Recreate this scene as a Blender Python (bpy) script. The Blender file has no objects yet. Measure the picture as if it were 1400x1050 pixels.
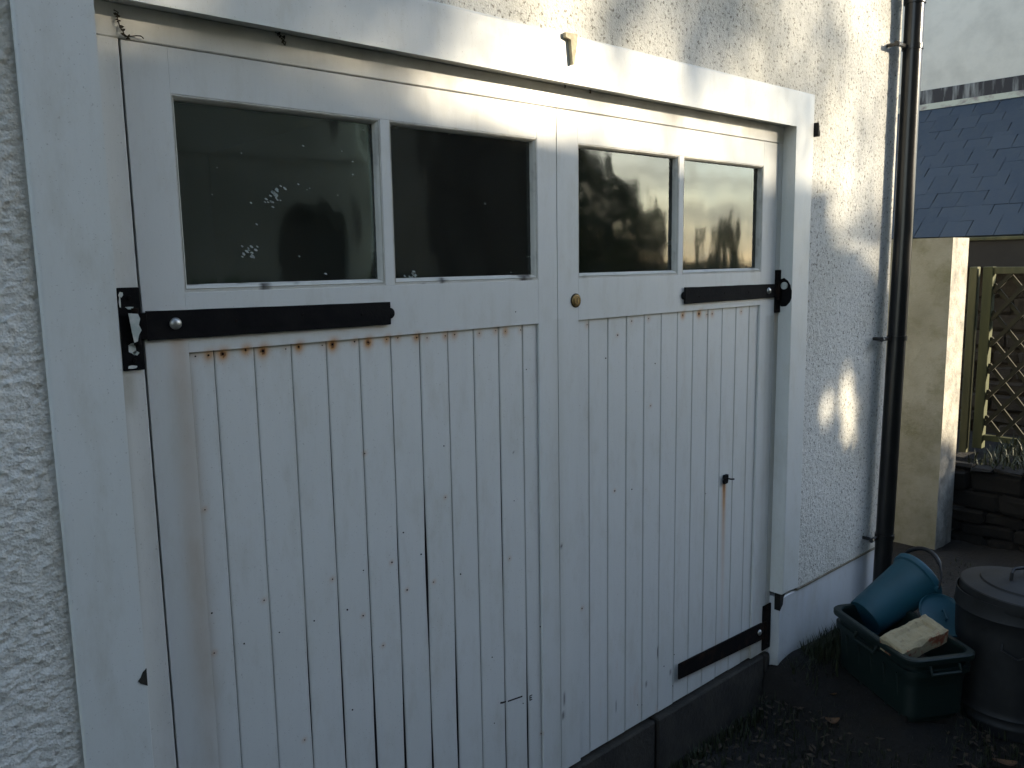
import bpy, bmesh, math, random
import numpy as np
from mathutils import Vector, Matrix
R = random.Random(7)
SC = bpy.context.scene
COL = SC.collection

# ------------------------------------------------------------ camera, sky, sun, exposure
cam_d = bpy.data.cameras.new('camera'); cam = bpy.data.objects.new('camera', cam_d); COL.objects.link(cam)
SC.camera = cam
cam_d.sensor_width = 36.0; cam_d.lens = 29.17; cam_d.clip_start = 0.05; cam_d.clip_end = 600
YAW, PIT, ROL = .7346, .1443, -.0165
fw = Vector((math.sin(YAW)*math.cos(PIT), math.cos(YAW)*math.cos(PIT), -math.sin(PIT)))
rt = Vector((math.cos(YAW), -math.sin(YAW), 0)); up = rt.cross(fw)
r2 = rt*math.cos(ROL) + up*math.sin(ROL); u2 = -rt*math.sin(ROL) + up*math.cos(ROL)
m3 = Matrix((r2, u2, -fw)).transposed()
cam.matrix_world = Matrix.Translation((0, -1.6, 1.70)) @ m3.to_4x4()

SUN_AZ, SUN_EL = math.radians(36.0), math.radians(15.4)      # azimuth from the wall normal (-y) towards +x
sdir = Vector((math.sin(SUN_AZ)*math.cos(SUN_EL), -math.cos(SUN_AZ)*math.cos(SUN_EL), math.sin(SUN_EL)))
sl = bpy.data.lights.new('sun', 'SUN'); sun = bpy.data.objects.new('sun', sl); COL.objects.link(sun)
sl.energy = 2.7; sl.angle = math.radians(.75); sl.color = (1.0, .87, .66)
sun.rotation_euler = sdir.to_track_quat('Z', 'Y').to_euler(); sun.location = (8, -10, 9)
W = bpy.data.worlds.new('World'); SC.world = W; W.use_nodes = True
wn = W.node_tree.nodes; wl = W.node_tree.links
bg = wn['Background']; sky = wn.new('ShaderNodeTexSky'); sky.sky_type = 'NISHITA'; sky.sun_disc = False
sky.sun_elevation = SUN_EL; sky.sun_rotation = math.pi - SUN_AZ; sky.altitude = 50; sky.air_density = 1.0; sky.dust_density = .5; sky.ozone_density = 2.0
tc = wn.new('ShaderNodeTexCoord'); mp = wn.new('ShaderNodeMapping'); mp.inputs['Scale'].default_value = (1.6, 1.6, 7)
cn = wn.new('ShaderNodeTexNoise'); cn.inputs['Scale'].default_value = 2.2; cn.inputs['Detail'].default_value = 7; cn.inputs['Roughness'].default_value = .55
cr = wn.new('ShaderNodeValToRGB'); cr.color_ramp.elements[0].position = .36; cr.color_ramp.elements[1].position = .62; cr.color_ramp.elements[0].color = (.25, .25, .25, 1)
mx = wn.new('ShaderNodeMix'); mx.data_type = 'RGBA'; mx.blend_type = 'MIX'
cm = wn.new('ShaderNodeMix'); cm.data_type = 'RGBA'; cm.blend_type = 'MIX'; cm.inputs[0].default_value = .93
cm.inputs[7].default_value = (3.3, 3.1, 2.6, 1)
wl.new(tc.outputs['Generated'], mp.inputs[0]); wl.new(mp.outputs[0], cn.inputs[0]); wl.new(cn.outputs[0], cr.inputs[0])
wl.new(sky.outputs[0], cm.inputs[6]); wl.new(sky.outputs[0], mx.inputs[6]); wl.new(cm.outputs[2], mx.inputs[7])
sx = wn.new('ShaderNodeSeparateXYZ'); mr = wn.new('ShaderNodeMapRange'); mr.interpolation_type = 'SMOOTHSTEP'
mr.inputs[1].default_value = .08; mr.inputs[2].default_value = .5; mr.inputs[3].default_value = 1; mr.inputs[4].default_value = .12
mm_ = wn.new('ShaderNodeMath'); mm_.operation = 'MULTIPLY'; wl.new(tc.outputs['Generated'], sx.inputs[0]); wl.new(sx.outputs[2], mr.inputs[0])
wl.new(cr.outputs[0], mm_.inputs[0]); wl.new(mr.outputs[0], mm_.inputs[1]); wl.new(mm_.outputs[0], mx.inputs[0]); wl.new(mx.outputs[2], bg.inputs[0]); bg.inputs[1].default_value = .15
SC.view_settings.view_transform = 'Standard'; SC.view_settings.look = 'None'; SC.view_settings.gamma = 1
SC.view_settings.use_curve_mapping = False; SC.view_settings.exposure = 2.27
SC.cycles.max_bounces = 8; SC.cycles.transparent_max_bounces = 12; SC.cycles.use_denoising = True

# ------------------------------------------------------------ helpers
def mat(name, col, rough=.5, metal=0.0, spec=.5):
    m = bpy.data.materials.new(name); m.use_nodes = True
    b = m.node_tree.nodes['Principled BSDF']
    b.inputs['Base Color'].default_value = (*col, 1); b.inputs['Roughness'].default_value = rough
    b.inputs['Metallic'].default_value = metal; b.inputs['Specular IOR Level'].default_value = spec
    return m
class NT:
    def __init__(s, m): s.t = m.node_tree; s.n = s.t.nodes; s.b = s.n['Principled BSDF']; s.co = s.n.new('ShaderNodeTexCoord').outputs['Object']
    def link(s, a, b): s.t.links.new(a, b)
    def noise(s, scale, detail=4, rough=.55, vec=None, stretch=None):
        v = vec or s.co
        if stretch:
            mpn = s.n.new('ShaderNodeMapping'); mpn.inputs['Scale'].default_value = stretch; s.link(v, mpn.inputs[0]); v = mpn.outputs[0]
        k = s.n.new('ShaderNodeTexNoise'); k.inputs['Scale'].default_value = scale; k.inputs['Detail'].default_value = detail
        k.inputs['Roughness'].default_value = rough; s.link(v, k.inputs[0]); return k.outputs[0]
    def voro(s, scale, feature='F1', stretch=None, out=0):
        v = s.co
        if stretch:
            mpn = s.n.new('ShaderNodeMapping'); mpn.inputs['Scale'].default_value = stretch; s.link(v, mpn.inputs[0]); v = mpn.outputs[0]
        k = s.n.new('ShaderNodeTexVoronoi'); k.feature = feature; k.inputs['Scale'].default_value = scale; s.link(v, k.inputs[0]); return k.outputs[out]
    def ramp(s, a, p0, p1, c0=(0,0,0), c1=(1,1,1)):
        k = s.n.new('ShaderNodeValToRGB'); e = k.color_ramp.elements
        e[0].position, e[1].position = p0, p1; e[0].color = (*c0, 1); e[1].color = (*c1, 1); s.link(a, k.inputs[0]); return k.outputs[0]
    def mix(s, f, a, b, mode='MIX'):
        k = s.n.new('ShaderNodeMix'); k.data_type = 'RGBA'; k.blend_type = mode
        for sock, v in ((k.inputs[0], f), (k.inputs[6], a), (k.inputs[7], b)):
            if isinstance(v, (int, float)): sock.default_value = v
            elif isinstance(v, tuple): sock.default_value = (*v, 1)
            else: s.link(v, sock)
        return k.outputs[2]
    def math(s, op, a, b=0):
        k = s.n.new('ShaderNodeMath'); k.operation = op
        for sock, v in zip(k.inputs, (a, b)):
            if isinstance(v, (int, float)): sock.default_value = v
            else: s.link(v, sock)
        return k.outputs[0]
    def attr(s, name):
        k = s.n.new('ShaderNodeAttribute'); k.attribute_name = name; sp = s.n.new('ShaderNodeSeparateColor')
        s.link(k.outputs[0], sp.inputs[0]); return sp.outputs
    def col(s, c): s.link(c, s.b.inputs['Base Color'])
    def rough(s, c): s.link(c, s.b.inputs['Roughness'])
    def bump(s, h, strength=.3, dist=.002):
        k = s.n.new('ShaderNodeBump'); k.inputs['Strength'].default_value = strength; k.inputs['Distance'].default_value = dist
        s.link(h, k.inputs['Height']); s.link(k.outputs[0], s.b.inputs['Normal'])

def link(name, me, m=None, parent=None, smooth=False):
    o = bpy.data.objects.new(name, me); COL.objects.link(o)
    if m: me.materials.append(m)
    if parent: o.parent = parent
    if smooth: me.polygons.foreach_set('use_smooth', [True]*len(me.polygons))
    return o
def raw(name, v, f, m=None, parent=None, smooth=False):
    me = bpy.data.meshes.new(name); me.from_pydata([tuple(map(float, p)) for p in v], [], f); me.update()
    return link(name, me, m, parent, smooth)
def tag(o, label=None, cat=None, group=None, kind=None):
    if label: o['label'] = label
    if cat: o['category'] = cat
    if group: o['group'] = group
    if kind: o['kind'] = kind
    return o
def empty(name, loc, label=None, cat=None, group=None, kind=None, rz=0):
    # parts are modelled in world coordinates and parented with an inverse
    o = bpy.data.objects.new(name, None); COL.objects.link(o); o.location = loc; o.rotation_euler = (0, 0, rz); o.empty_display_size = .1
    return tag(o, label, cat, group, kind)
def adopt(parent, *objs):
    for o in objs:
        o.parent = parent; o.matrix_parent_inverse = Matrix.Translation(parent.location).inverted() if parent.type == 'EMPTY' else Matrix()
    return objs[0]
class MB:
    """collects shapes into one bmesh"""
    def __init__(s): s.bm = bmesh.new()
    def box(s, x0, x1, y0, y1, z0, z1, bev=0, mtx=None, seg=1):
        r = bmesh.ops.create_cube(s.bm, size=1)['verts']
        c = Vector(((x0+x1)/2, (y0+y1)/2, (z0+z1)/2)); d = Vector((x1-x0, y1-y0, z1-z0))
        for v in r: v.co = Vector((v.co.x*d.x, v.co.y*d.y, v.co.z*d.z)) + c
        if mtx:
            for v in r: v.co = mtx @ v.co
        if bev:
            ed = list({e for v in r for e in v.link_edges})
            bmesh.ops.bevel(s.bm, geom=ed, offset=bev, segments=seg, affect='EDGES', profile=.5)
        return s
    def prism(s, pts, a, b, axis='y'):
        n = len(pts)
        def P(p, t): return {'y': (p[0], t, p[1]), 'x': (t, p[0], p[1]), 'z': (p[0], p[1], t)}[axis]
        A = [s.bm.verts.new(P(p, a)) for p in pts]; B = [s.bm.verts.new(P(p, b)) for p in pts]
        s.bm.faces.new(A); s.bm.faces.new(B[::-1])
        for i in range(n): s.bm.faces.new((A[i], B[i], B[(i+1) % n], A[(i+1) % n]))
        return s
    def tube(s, pts, rad, n=10, cap=True):
        pts = [Vector(p) for p in pts]; rads = rad if isinstance(rad, (list, tuple)) else [rad]*len(pts)
        rings = []; ref = None
        for i, p in enumerate(pts):
            t = (pts[min(i+1, len(pts)-1)] - pts[max(i-1, 0)]).normalized()
            if ref is None: ref = t.orthogonal().normalized()
            ref = (ref - t*ref.dot(t)).normalized(); b = t.cross(ref)
            rings.append([s.bm.verts.new(p + (ref*math.cos(2*math.pi*k/n) + b*math.sin(2*math.pi*k/n))*rads[i]) for k in range(n)])
        for a, b in zip(rings, rings[1:]):
            for k in range(n): s.bm.faces.new((a[k], a[(k+1) % n], b[(k+1) % n], b[k]))
        if cap: s.bm.faces.new(rings[0][::-1]); s.bm.faces.new(rings[-1])
        return s
    def lathe(s, prof, n=48, mtx=None, closed=False):
        rings = []
        for r, z in prof:
            rings.append([s.bm.verts.new(((mtx or Matrix()) @ Vector((r*math.cos(2*math.pi*k/n), r*math.sin(2*math.pi*k/n), z)))) for k in range(n)] if r > 1e-6 else
                         [s.bm.verts.new(((mtx or Matrix()) @ Vector((0, 0, z))))])
        for a, b in zip(rings, rings[1:]):
            for k in range(n):
                k2 = (k+1) % n
                if len(a) == 1: s.bm.faces.new((a[0], b[k], b[k2]))
                elif len(b) == 1: s.bm.faces.new((a[k], b[0], a[k2]))
                else: s.bm.faces.new((a[k], b[k], b[k2], a[k2]))
        return s
    def build(s, name, m=None, parent=None, smooth=False, ang=None):
        bmesh.ops.recalc_face_normals(s.bm, faces=s.bm.faces)
        me = bpy.data.meshes.new(name); s.bm.to_mesh(me); s.bm.free()
        o = link(name, me, m, None, smooth)
        if ang:
            me.polygons.foreach_set('use_smooth', [True]*len(me.polygons)); me.set_sharp_from_angle(angle=math.radians(ang))
        if parent: adopt(parent, o)
        return o
def kid(parent, o):
    if parent.type == 'EMPTY': adopt(parent, o)
    else: o.parent = parent
    return o

def hashn(ix, iy, iz=0, seed=0):
    h = (ix.astype(np.int64)*374761393 + iy.astype(np.int64)*668265263 + np.int64(iz)*1274126177 + seed*2246822519) & 0xffffffff
    h = ((h ^ (h >> 13))*1274126177) & 0xffffffff
    return ((h ^ (h >> 16)) & 0xffff)/65535.0
def vnoise(x, y, seed=0):
    ix, iy = np.floor(x), np.floor(y); fx, fy = x-ix, y-iy
    fx = fx*fx*(3-2*fx); fy = fy*fy*(3-2*fy)
    a = hashn(ix, iy, 0, seed); b = hashn(ix+1, iy, 0, seed); c = hashn(ix, iy+1, 0, seed); d = hashn(ix+1, iy+1, 0, seed)
    return (a*(1-fx)+b*fx)*(1-fy) + (c*(1-fx)+d*fx)*fy
def fbm(x, y, seed=0, o=4):
    s = 0; a = .5
    for k in range(o): s = s + a*vnoise(x*2**k, y*2**k, seed+k); a *= .5
    return s
def worley(x, y, seed=0):
    ix, iy = np.floor(x), np.floor(y); d = np.full(x.shape, 9.); hh = np.zeros(x.shape)
    for i in (-1, 0, 1):
        for j in (-1, 0, 1):
            cx = ix+i+hashn(ix+i, iy+j, 1, seed); cy = iy+j+hashn(ix+i, iy+j, 2, seed); q = np.hypot(x-cx, y-cy); w = q < d
            d = np.where(w, q, d); hh = np.where(w, hashn(ix+i, iy+j, 3, seed), hh)
    return d, hh
def lines(a, b, h, extra=()):
    n = max(1, round((b-a)/h)); L = [a+(b-a)*i/n for i in range(n+1)]
    return np.array(sorted(set(L) | {e for e in extra if a < e < b}))
def set_attr(me, name, arr):
    a = me.attributes.new(name, 'FLOAT_COLOR', 'POINT'); a.data.foreach_set('color', arr.astype(np.float32).ravel())

# ------------------------------------------------------------ materials
def painted(name, base, dirt=(.30,.27,.19), blotch=.35):
    m = mat(name, base, .42); t = NT(m); A = t.attr('stain')
    n1 = t.noise(3.0, 5, .6); n2 = t.noise(60, 3, .6, stretch=(1, 1, .12)); n3 = t.noise(9, 6, .65)
    c = t.mix(t.math('MULTIPLY', t.ramp(n1, .45, .75), blotch), base, tuple(x*y for x, y in zip(base, (.90, .90, .86))))
    c = t.mix(t.math('MULTIPLY', t.ramp(n2, .5, .8), .25), c, tuple(x*.86 for x in base))
    speck = t.ramp(t.noise(260, 2, .5), .68, .74)
    c = t.mix(t.math('MULTIPLY', speck, .45), c, (.25, .23, .2))
    grime = t.math('MULTIPLY', t.ramp(t.noise(14, 7, .72, stretch=(1, 1, .35)), .50, .72), .30); c = t.mix(grime, c, (.42, .39, .30))
    g = t.math('MULTIPLY', A[1], t.math('ADD', t.math('MULTIPLY', n3, .9), .5))
    c = t.mix(t.math('MINIMUM', g, 1), c, dirt)
    r = t.math('MINIMUM', t.math('MULTIPLY', A[0], t.math('ADD', n3, .45)), 1)
    c = t.mix(r, c, (.50, .235, .055))
    c = t.mix(t.ramp(A[0], .90, 1.0), c, (.16, .06, .02))
    c = t.mix(t.math('MINIMUM', A[2], 1), c, (.06, .052, .045))
    t.col(c); t.rough(t.ramp(n3, .3, .8, (.32,)*3, (.55,)*3)); t.bump(t.math('ADD', n2, t.math('MULTIPLY', t.noise(240, 2), .5)), .18, .001)
    return m
M = {}
M['door'] = painted('door_paint', (.66, .665, .64))
M['frame'] = painted('frame_paint', (.70, .69, .655), blotch=.7)
M['surround'] = painted('masonry_paint', (.68, .69, .665), blotch=.6)
def roughcast():
    m = mat('roughcast', (.7, .69, .66), .85, spec=.2); t = NT(m); A = t.attr('stain')
    b = t.noise(2.2, 4, .6); f = t.noise(110, 4, .65); v = t.voro(210)
    c = t.mix(t.math('MULTIPLY', t.ramp(b, .4, .7), .5), (.70, .69, .645), (.60, .585, .52))
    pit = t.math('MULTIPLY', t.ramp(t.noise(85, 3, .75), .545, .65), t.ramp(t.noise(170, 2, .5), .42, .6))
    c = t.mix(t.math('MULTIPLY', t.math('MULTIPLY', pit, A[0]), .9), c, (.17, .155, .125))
    c = t.mix(t.math('MINIMUM', A[1], 1), c, (.27, .245, .17))
    t.col(c); t.bump(t.math('ADD', t.math('MULTIPLY', v, .8), f), .6, .003)
    return m
M['roughcast'] = roughcast()
def simple(name, a, b, scale, rough=.6, metal=0, bs=.3, bd=.002, stretch=None, spec=.5, lo=.35, hi=.7, det=5):
    m = mat(name, a, rough, metal, spec); t = NT(m); n = t.noise(scale, det, .6, stretch=stretch)
    t.col(t.mix(t.ramp(n, lo, hi), a, b)); t.bump(t.noise(scale*6, 4, .65, stretch=stretch), bs, bd); return m
M['iron'] = simple('black_iron_paint', (.006, .006, .007), (.012, .011, .011), 20, .7, bs=.5, spec=.07)
M['rustiron'] = simple('rusted_black_iron', (.008, .007, .007), (.030, .016, .010), 24, .8, spec=.08, bs=.6, lo=.5, hi=.75)
M['pipe'] = simple('black_pipe', (.008, .008, .009), (.015, .015, .014), 8, .28, bs=.05)
M['bolt'] = simple('zinc_bolt', (.55, .54, .5), (.36, .36, .34), 60, .32, 0.75)
M['chipped'] = simple('paint_spatter_white', (.62, .63, .60), (.45, .50, .47), 40, .6, lo=.4, hi=.6)
M['brass'] = simple('aged_brass', (.30, .20, .075), (.12, .085, .04), 120, .42, .8)
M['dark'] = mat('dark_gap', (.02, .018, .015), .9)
M['fleck'] = mat('white_paint_fleck', (.30, .34, .32), .8)
M['bead'] = painted('bead_paint', (.68, .67, .63), blotch=.9)
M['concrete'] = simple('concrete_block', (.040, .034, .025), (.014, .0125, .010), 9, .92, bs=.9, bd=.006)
M['plinth'] = painted('plinth_paint', (.64, .66, .68), dirt=(.10, .10, .07), blotch=.9)
M['soil'] = simple('soil', (.013, .0105, .007), (.0065, .0055, .0045), 7, .95, bs=1, bd=.01)
M['lawn'] = simple('rough_grass_ground', (.030, .040, .015), (.034, .030, .016), .8, .95, bs=.8, bd=.02)
M['grass'] = simple('grass_blade', (.018, .028, .009), (.034, .036, .015), 20, .6, bs=0)
M['leafl'] = simple('dead_leaf', (.16, .085, .038), (.085, .045, .022), 60, .7, bs=.3)
M['leaf'] = simple('foliage', (.030, .052, .016), (.062, .085, .024), 2.5, .5, bs=0)
M['bark'] = simple('bark', (.06, .048, .036), (.03, .025, .02), 12, .9, bs=.8, bd=.01)
M['crate'] = simple('green_plastic', (.004, .013, .011), (.006, .016, .013), 9, .55, bs=.05)
M['bucket'] = simple('blue_plastic', (.014, .080, .112), (.012, .060, .084), 6, .5, bs=.08)
M['rubber'] = mat('black_plastic', (.012, .012, .013), .45)
M['zinc'] = simple('galvanised_steel', (.026, .027, .028), (.014, .015, .015), 11, .62, .3, bs=.2)
def brickmat():
    m = mat('mortared_brick', (.5, .4, .28), .9); t = NT(m)
    n = t.noise(26, 5, .65); A = t.attr('stain'); c = t.mix(t.ramp(t.math('SUBTRACT', n, t.math('MULTIPLY', A[1], .20)), .24, .34), (.26, .075, .035), (.38, .315, .19))
    c = t.mix(t.ramp(t.noise(55, 4), .58, .7), c, (.30, .24, .15)); t.col(c); t.bump(t.noise(140, 5, .7), .8, .003); return m
M['brick'] = brickmat()
def slatemat():
    m = mat('blue_slate', (.06, .09, .15), .5); t = NT(m)
    oi = t.n.new('ShaderNodeObjectInfo'); n = t.noise(9, 5, .65)
    c = t.mix(oi.outputs['Random'], (.020, .031, .046), (.033, .045, .060)); c = t.mix(t.ramp(n, .45, .8), c, (.045, .055, .058))
    t.col(c); t.bump(t.noise(60, 5, .6, stretch=(1, 1, .3)), .4, .002); t.b.inputs['Roughness'].default_value = .5; return m
M['slate'] = slatemat()
M['housepaint'] = simple('grey_white_render', (.58, .565, .49), (.46, .45, .39), 5, .9, bs=.4, bd=.003, lo=.4, hi=.75)
M['tar'] = simple('tarred_flashing', (.018, .017, .019), (.22, .23, .22), 15, .7, stretch=(1, 1, .12), lo=.50, hi=.66, bs=.3)
M['mortar'] = simple('lime_fillet', (.42, .41, .30), (.20, .15, .13), 8, .9, lo=.50, hi=.68, bs=.6)
M['olive'] = None
def oliverender():
    m = mat('weathered_render', (.4, .36, .22), .92); t = NT(m)
    c = t.mix(t.ramp(t.noise(2.5, 6, .6), .35, .7), (.31, .305, .255), (.20, .195, .15))
    c = t.mix(t.math('MULTIPLY', t.ramp(t.noise(6, 7, .72), .46, .68), .75), c, (.15, .145, .085)); t.col(c)
    t.bump(t.noise(60, 5, .7), .5, .004); return m
M['olive'] = oliverender()
M['pierend'] = simple('pale_rough_render', (.40, .37, .31), (.19, .18, .155), 13, .92, bs=1, bd=.006)
M['greenwood'] = simple('green_stained_timber', (.075, .078, .028), (.038, .044, .018), 14, .8, stretch=(1, 1, .15), bs=.5)
M['palewood'] = simple('algae_pale_timber', (.12, .115, .055), (.06, .065, .032), 14, .8, stretch=(1, 1, .15), bs=.5)
M['lath'] = simple('trellis_timber', (.034, .031, .014), (.018, .017, .009), 12, .85, bs=.4)
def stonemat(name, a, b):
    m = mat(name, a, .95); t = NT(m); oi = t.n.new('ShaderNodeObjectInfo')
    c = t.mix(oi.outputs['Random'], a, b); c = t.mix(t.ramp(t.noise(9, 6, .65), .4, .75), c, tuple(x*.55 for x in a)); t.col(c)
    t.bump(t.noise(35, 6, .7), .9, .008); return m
M['stone'] = stonemat('brown_rubble_stone', (.050, .041, .030), (.030, .025, .019))
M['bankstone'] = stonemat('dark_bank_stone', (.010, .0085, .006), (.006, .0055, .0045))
M['blackboard'] = simple('black_fascia_board', (.012, .011, .010), (.022, .02, .018), 6, .7, bs=.2)
M['oppwall'] = simple('opposite_render', (.20, .195, .17), (.15, .145, .12), 1.5, .9, bs=.5, bd=.01)
M['oppdark'] = simple('dark_shed_boards', (.035, .03, .026), (.02, .018, .015), 3, .85)
M['rooftile'] = simple('dark_roof', (.06, .06, .065), (.04, .04, .045), 4, .8)

def glassmat():
    m = bpy.data.materials.new('window_glass'); m.use_nodes = True; t = m.node_tree; n = t.nodes; n.clear()
    out = n.new('ShaderNodeOutputMaterial'); mixs = n.new('ShaderNodeMixShader'); tr = n.new('ShaderNodeBsdfTransparent'); gl = n.new('ShaderNodeBsdfGlossy')
    fr = n.new('ShaderNodeFresnel'); fr.inputs[0].default_value = 1.85; bp = n.new('ShaderNodeBump'); tc = n.new('ShaderNodeTexCoord')
    ns = n.new('ShaderNodeTexNoise'); ns.inputs['Scale'].default_value = 5.0; ns.inputs['Detail'].default_value = 2
    ns2 = n.new('ShaderNodeTexNoise'); ns2.inputs['Scale'].default_value = 90; ns2.inputs['Detail'].default_value = 3
    mpn = n.new('ShaderNodeMapping'); mpn.inputs['Scale'].default_value = (1, 1, .5)
    bp.inputs['Strength'].default_value = .6; bp.inputs['Distance'].default_value = .004
    add = n.new('ShaderNodeMath'); add.operation = 'MULTIPLY_ADD'; add.inputs[1].default_value = .012
    t.links.new(tc.outputs['Object'], mpn.inputs[0]); t.links.new(mpn.outputs[0], ns.inputs[0]); t.links.new(tc.outputs['Object'], ns2.inputs[0])
    t.links.new(ns2.outputs[0], add.inputs[0]); t.links.new(ns.outputs[0], add.inputs[2]); t.links.new(add.outputs[0], bp.inputs['Height'])
    gl.inputs['Roughness'].default_value = .045; gl.inputs['Color'].default_value = (.95, 1, .97, 1); tr.inputs[0].default_value = (.80, .86, .82, 1)
    df = n.new('ShaderNodeBsdfDiffuse'); df.inputs[0].default_value = (.24, .26, .22, 1); m2 = n.new('ShaderNodeMixShader')
    dn = n.new('ShaderNodeTexNoise'); dn.inputs['Scale'].default_value = 9; dn.inputs['Detail'].default_value = 8; dn.inputs['Roughness'].default_value = .72
    dr = n.new('ShaderNodeMapRange'); dr.inputs[1].default_value = .3; dr.inputs[2].default_value = .8; dr.inputs[3].default_value = .015; dr.inputs[4].default_value = .08
    t.links.new(tc.outputs['Object'], dn.inputs[0]); t.links.new(dn.outputs[0], dr.inputs[0])
    t.links.new(bp.outputs[0], gl.inputs['Normal']); t.links.new(bp.outputs[0], fr.inputs['Normal'])
    t.links.new(dr.outputs[0], m2.inputs[0]); t.links.new(tr.outputs[0], m2.inputs[1]); t.links.new(df.outputs[0], m2.inputs[2])
    t.links.new(fr.outputs[0], mixs.inputs[0]); t.links.new(m2.outputs[0], mixs.inputs[1]); t.links.new(gl.outputs[0], mixs.inputs[2]); t.links.new(mixs.outputs[0], out.inputs[0])
    return m
M['glass'] = glassmat()

# ------------------------------------------------------------ layout constants (metres, door face at y = 0)
XL, XC, XR = .5266, 1.618, 2.734
ZT, ZW, ZV, ZB, ZBOT = 2.103, 2.021, 1.655, 1.5395, .204
SLI, SLO, SRI, SRO, SLOW, SUP = .464, .348, 2.766, 2.883, 2.1646, 2.2797
YS, YR = -.0525, -.044

# ------------------------------------------------------------ weathering (true stains with a shape of their own)
NAILS = [(0.621,1.531,.2),(0.647,1.531,.7),(0.676,1.531,1),(0.724,1.535,.8),(0.761,1.53,1.2),(0.812,1.53,.15),(0.842,1.532,.8),(0.898,1.531,.2),(0.923,1.531,1.3),(0.979,1.533,.4),(1.014,1.529,1),(1.064,1.532,.6),(1.095,1.533,.4),(1.149,1.53,.7),(1.179,1.527,.3),(1.234,1.528,.5),(1.263,1.529,.5),(1.342,1.527,.4),(1.397,1.53,.4),(1.43,1.526,.6),(1.484,1.526,.25),(1.742,1.524,.3),(1.939,1.523,.2),(2.019,1.526,.3),(2.193,1.527,.8),(2.281,1.527,1),(2.326,1.522,.4),(2.355,1.523,.5),(2.529,1.522,.4)]
DOTS = [(0.618,1.223),(0.617,1.006),(0.73,1.0),(0.76,0.918),(0.616,0.92),(0.68,0.919),(0.805,0.648),(0.93,0.671),(0.993,1.275),(0.929,0.918),(0.97,0.891),(1.091,1.064),(1.055,0.999),(0.976,1.0),(0.895,1.001),(1.141,0.997),(1.096,0.918),(1.262,0.913),(1.175,0.916),(0.844,0.918),(1.021,0.8),(1.22,1.256),(1.22,1.125),(1.362,0.652),(1.431,0.911),(1.365,0.46),(1.541,0.356),(1.451,1.068),(1.863,1.013),(1.943,1.002),(1.875,1.485),(2.053,1.384),(2.032,1.253),(1.822,1.421),(1.716,0.683),(1.543,0.681),(2.336,0.909),(2.114,0.359),(2.17,0.381),(2.164,0.27),(1.977,0.274),(2.0,0.265),(1.462,1.575),(1.503,1.419)]
def door_stain(X, Z):
    rust = np.zeros_like(X); dirt = np.zeros_like(X); chip = np.zeros_like(X)
    def sm(a, b, v): t = np.clip((v-a)/(b-a), 0, 1); return t*t*(3-2*t)
    def streak(x, z, w, l, s, spread=0.0, arr=None):
        d = z-Z; ww = w + spread*np.clip(d, 0, None)
        return s*np.exp(-((X-x)/ww)**2)*sm(-.004, .004, d)*np.exp(-np.clip(d, 0, None)/l)
    for x, z, s in NAILS:
        d = np.hypot(X-x, (Z-z)*.9); rust += min(s*1.35, 1.25)*np.exp(-(d/(.0080+.0038*s))**2); rust += streak(x, z, .005, .02, .15*s)
    for x, z in DOTS[:36:2]: rust += .45*np.exp(-(np.hypot(X-x, Z-z)/.006)**2)
    rust += streak(.583, 1.572, .013, .06, .38, .06) + streak(.596, 1.572, .014, .45, .17, .035)
    dirt += .34*np.exp(-((X-.590)/.030)**2)*sm(1.57, 1.45, Z)*sm(.3, 1.1, Z)*(.4+fbm(X*9, Z*5, 3))
    rust += .14*np.exp(-((X-.592)/.022)**2)*sm(1.5, 1.2, Z)*sm(.4, 1.1, Z)*(.4+fbm(X*30, Z*4, 77))
    rust += streak(1.04, 1.567, .02, .012, .35) + streak(.95, 1.567, .012, .01, .25)
    rust += streak(2.446, .925, .010, .14, 1.0) + streak(2.452, .925, .008, .30, .5)
    dirt += streak(2.72, 1.5, .02, 1.2, .38); dirt += streak(2.69, 1.5, .012, 1.5, .22)
    dirt += .55*np.exp(-((X-2.66)/.10)**2)*sm(.34, .26, Z)*(.3+fbm(X*45, Z*6, 5)*1.2)
    dirt += .10*sm(.55, .2, Z)*fbm(X*30, Z*4, 8)
    rust += .22*sm(.62, .86, fbm(X*40, Z*9, 12))*sm(.7, .25, Z)*sm(1.65, 1.8, X)
    dirt += .16*np.exp(-((X-XC)/.02)**2) * (Z < 1.55)
    dirt += .18*sm(2.0, 2.1, Z)*fbm(X*12, Z*12, 22)
    for x, z, a, b in ((2.08, .42, .0035, .02), (2.15, .325, .003, .01), (1.625, .899, .005, .006), (1.63, .43, .003, .02), (1.628, .38, .004, .012), (1.45, 1.2, .002, .003), (2.02, .33, .003, .01), (1.87, .31, .002, .02)):
        chip += np.exp(-((X-x)/a)**4 - ((Z-z)/b)**4)
    return np.stack([np.clip(rust, 0, 1), np.clip(dirt, 0, 1), np.clip(chip, 0, 1), np.ones_like(X)], -1)
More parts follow.
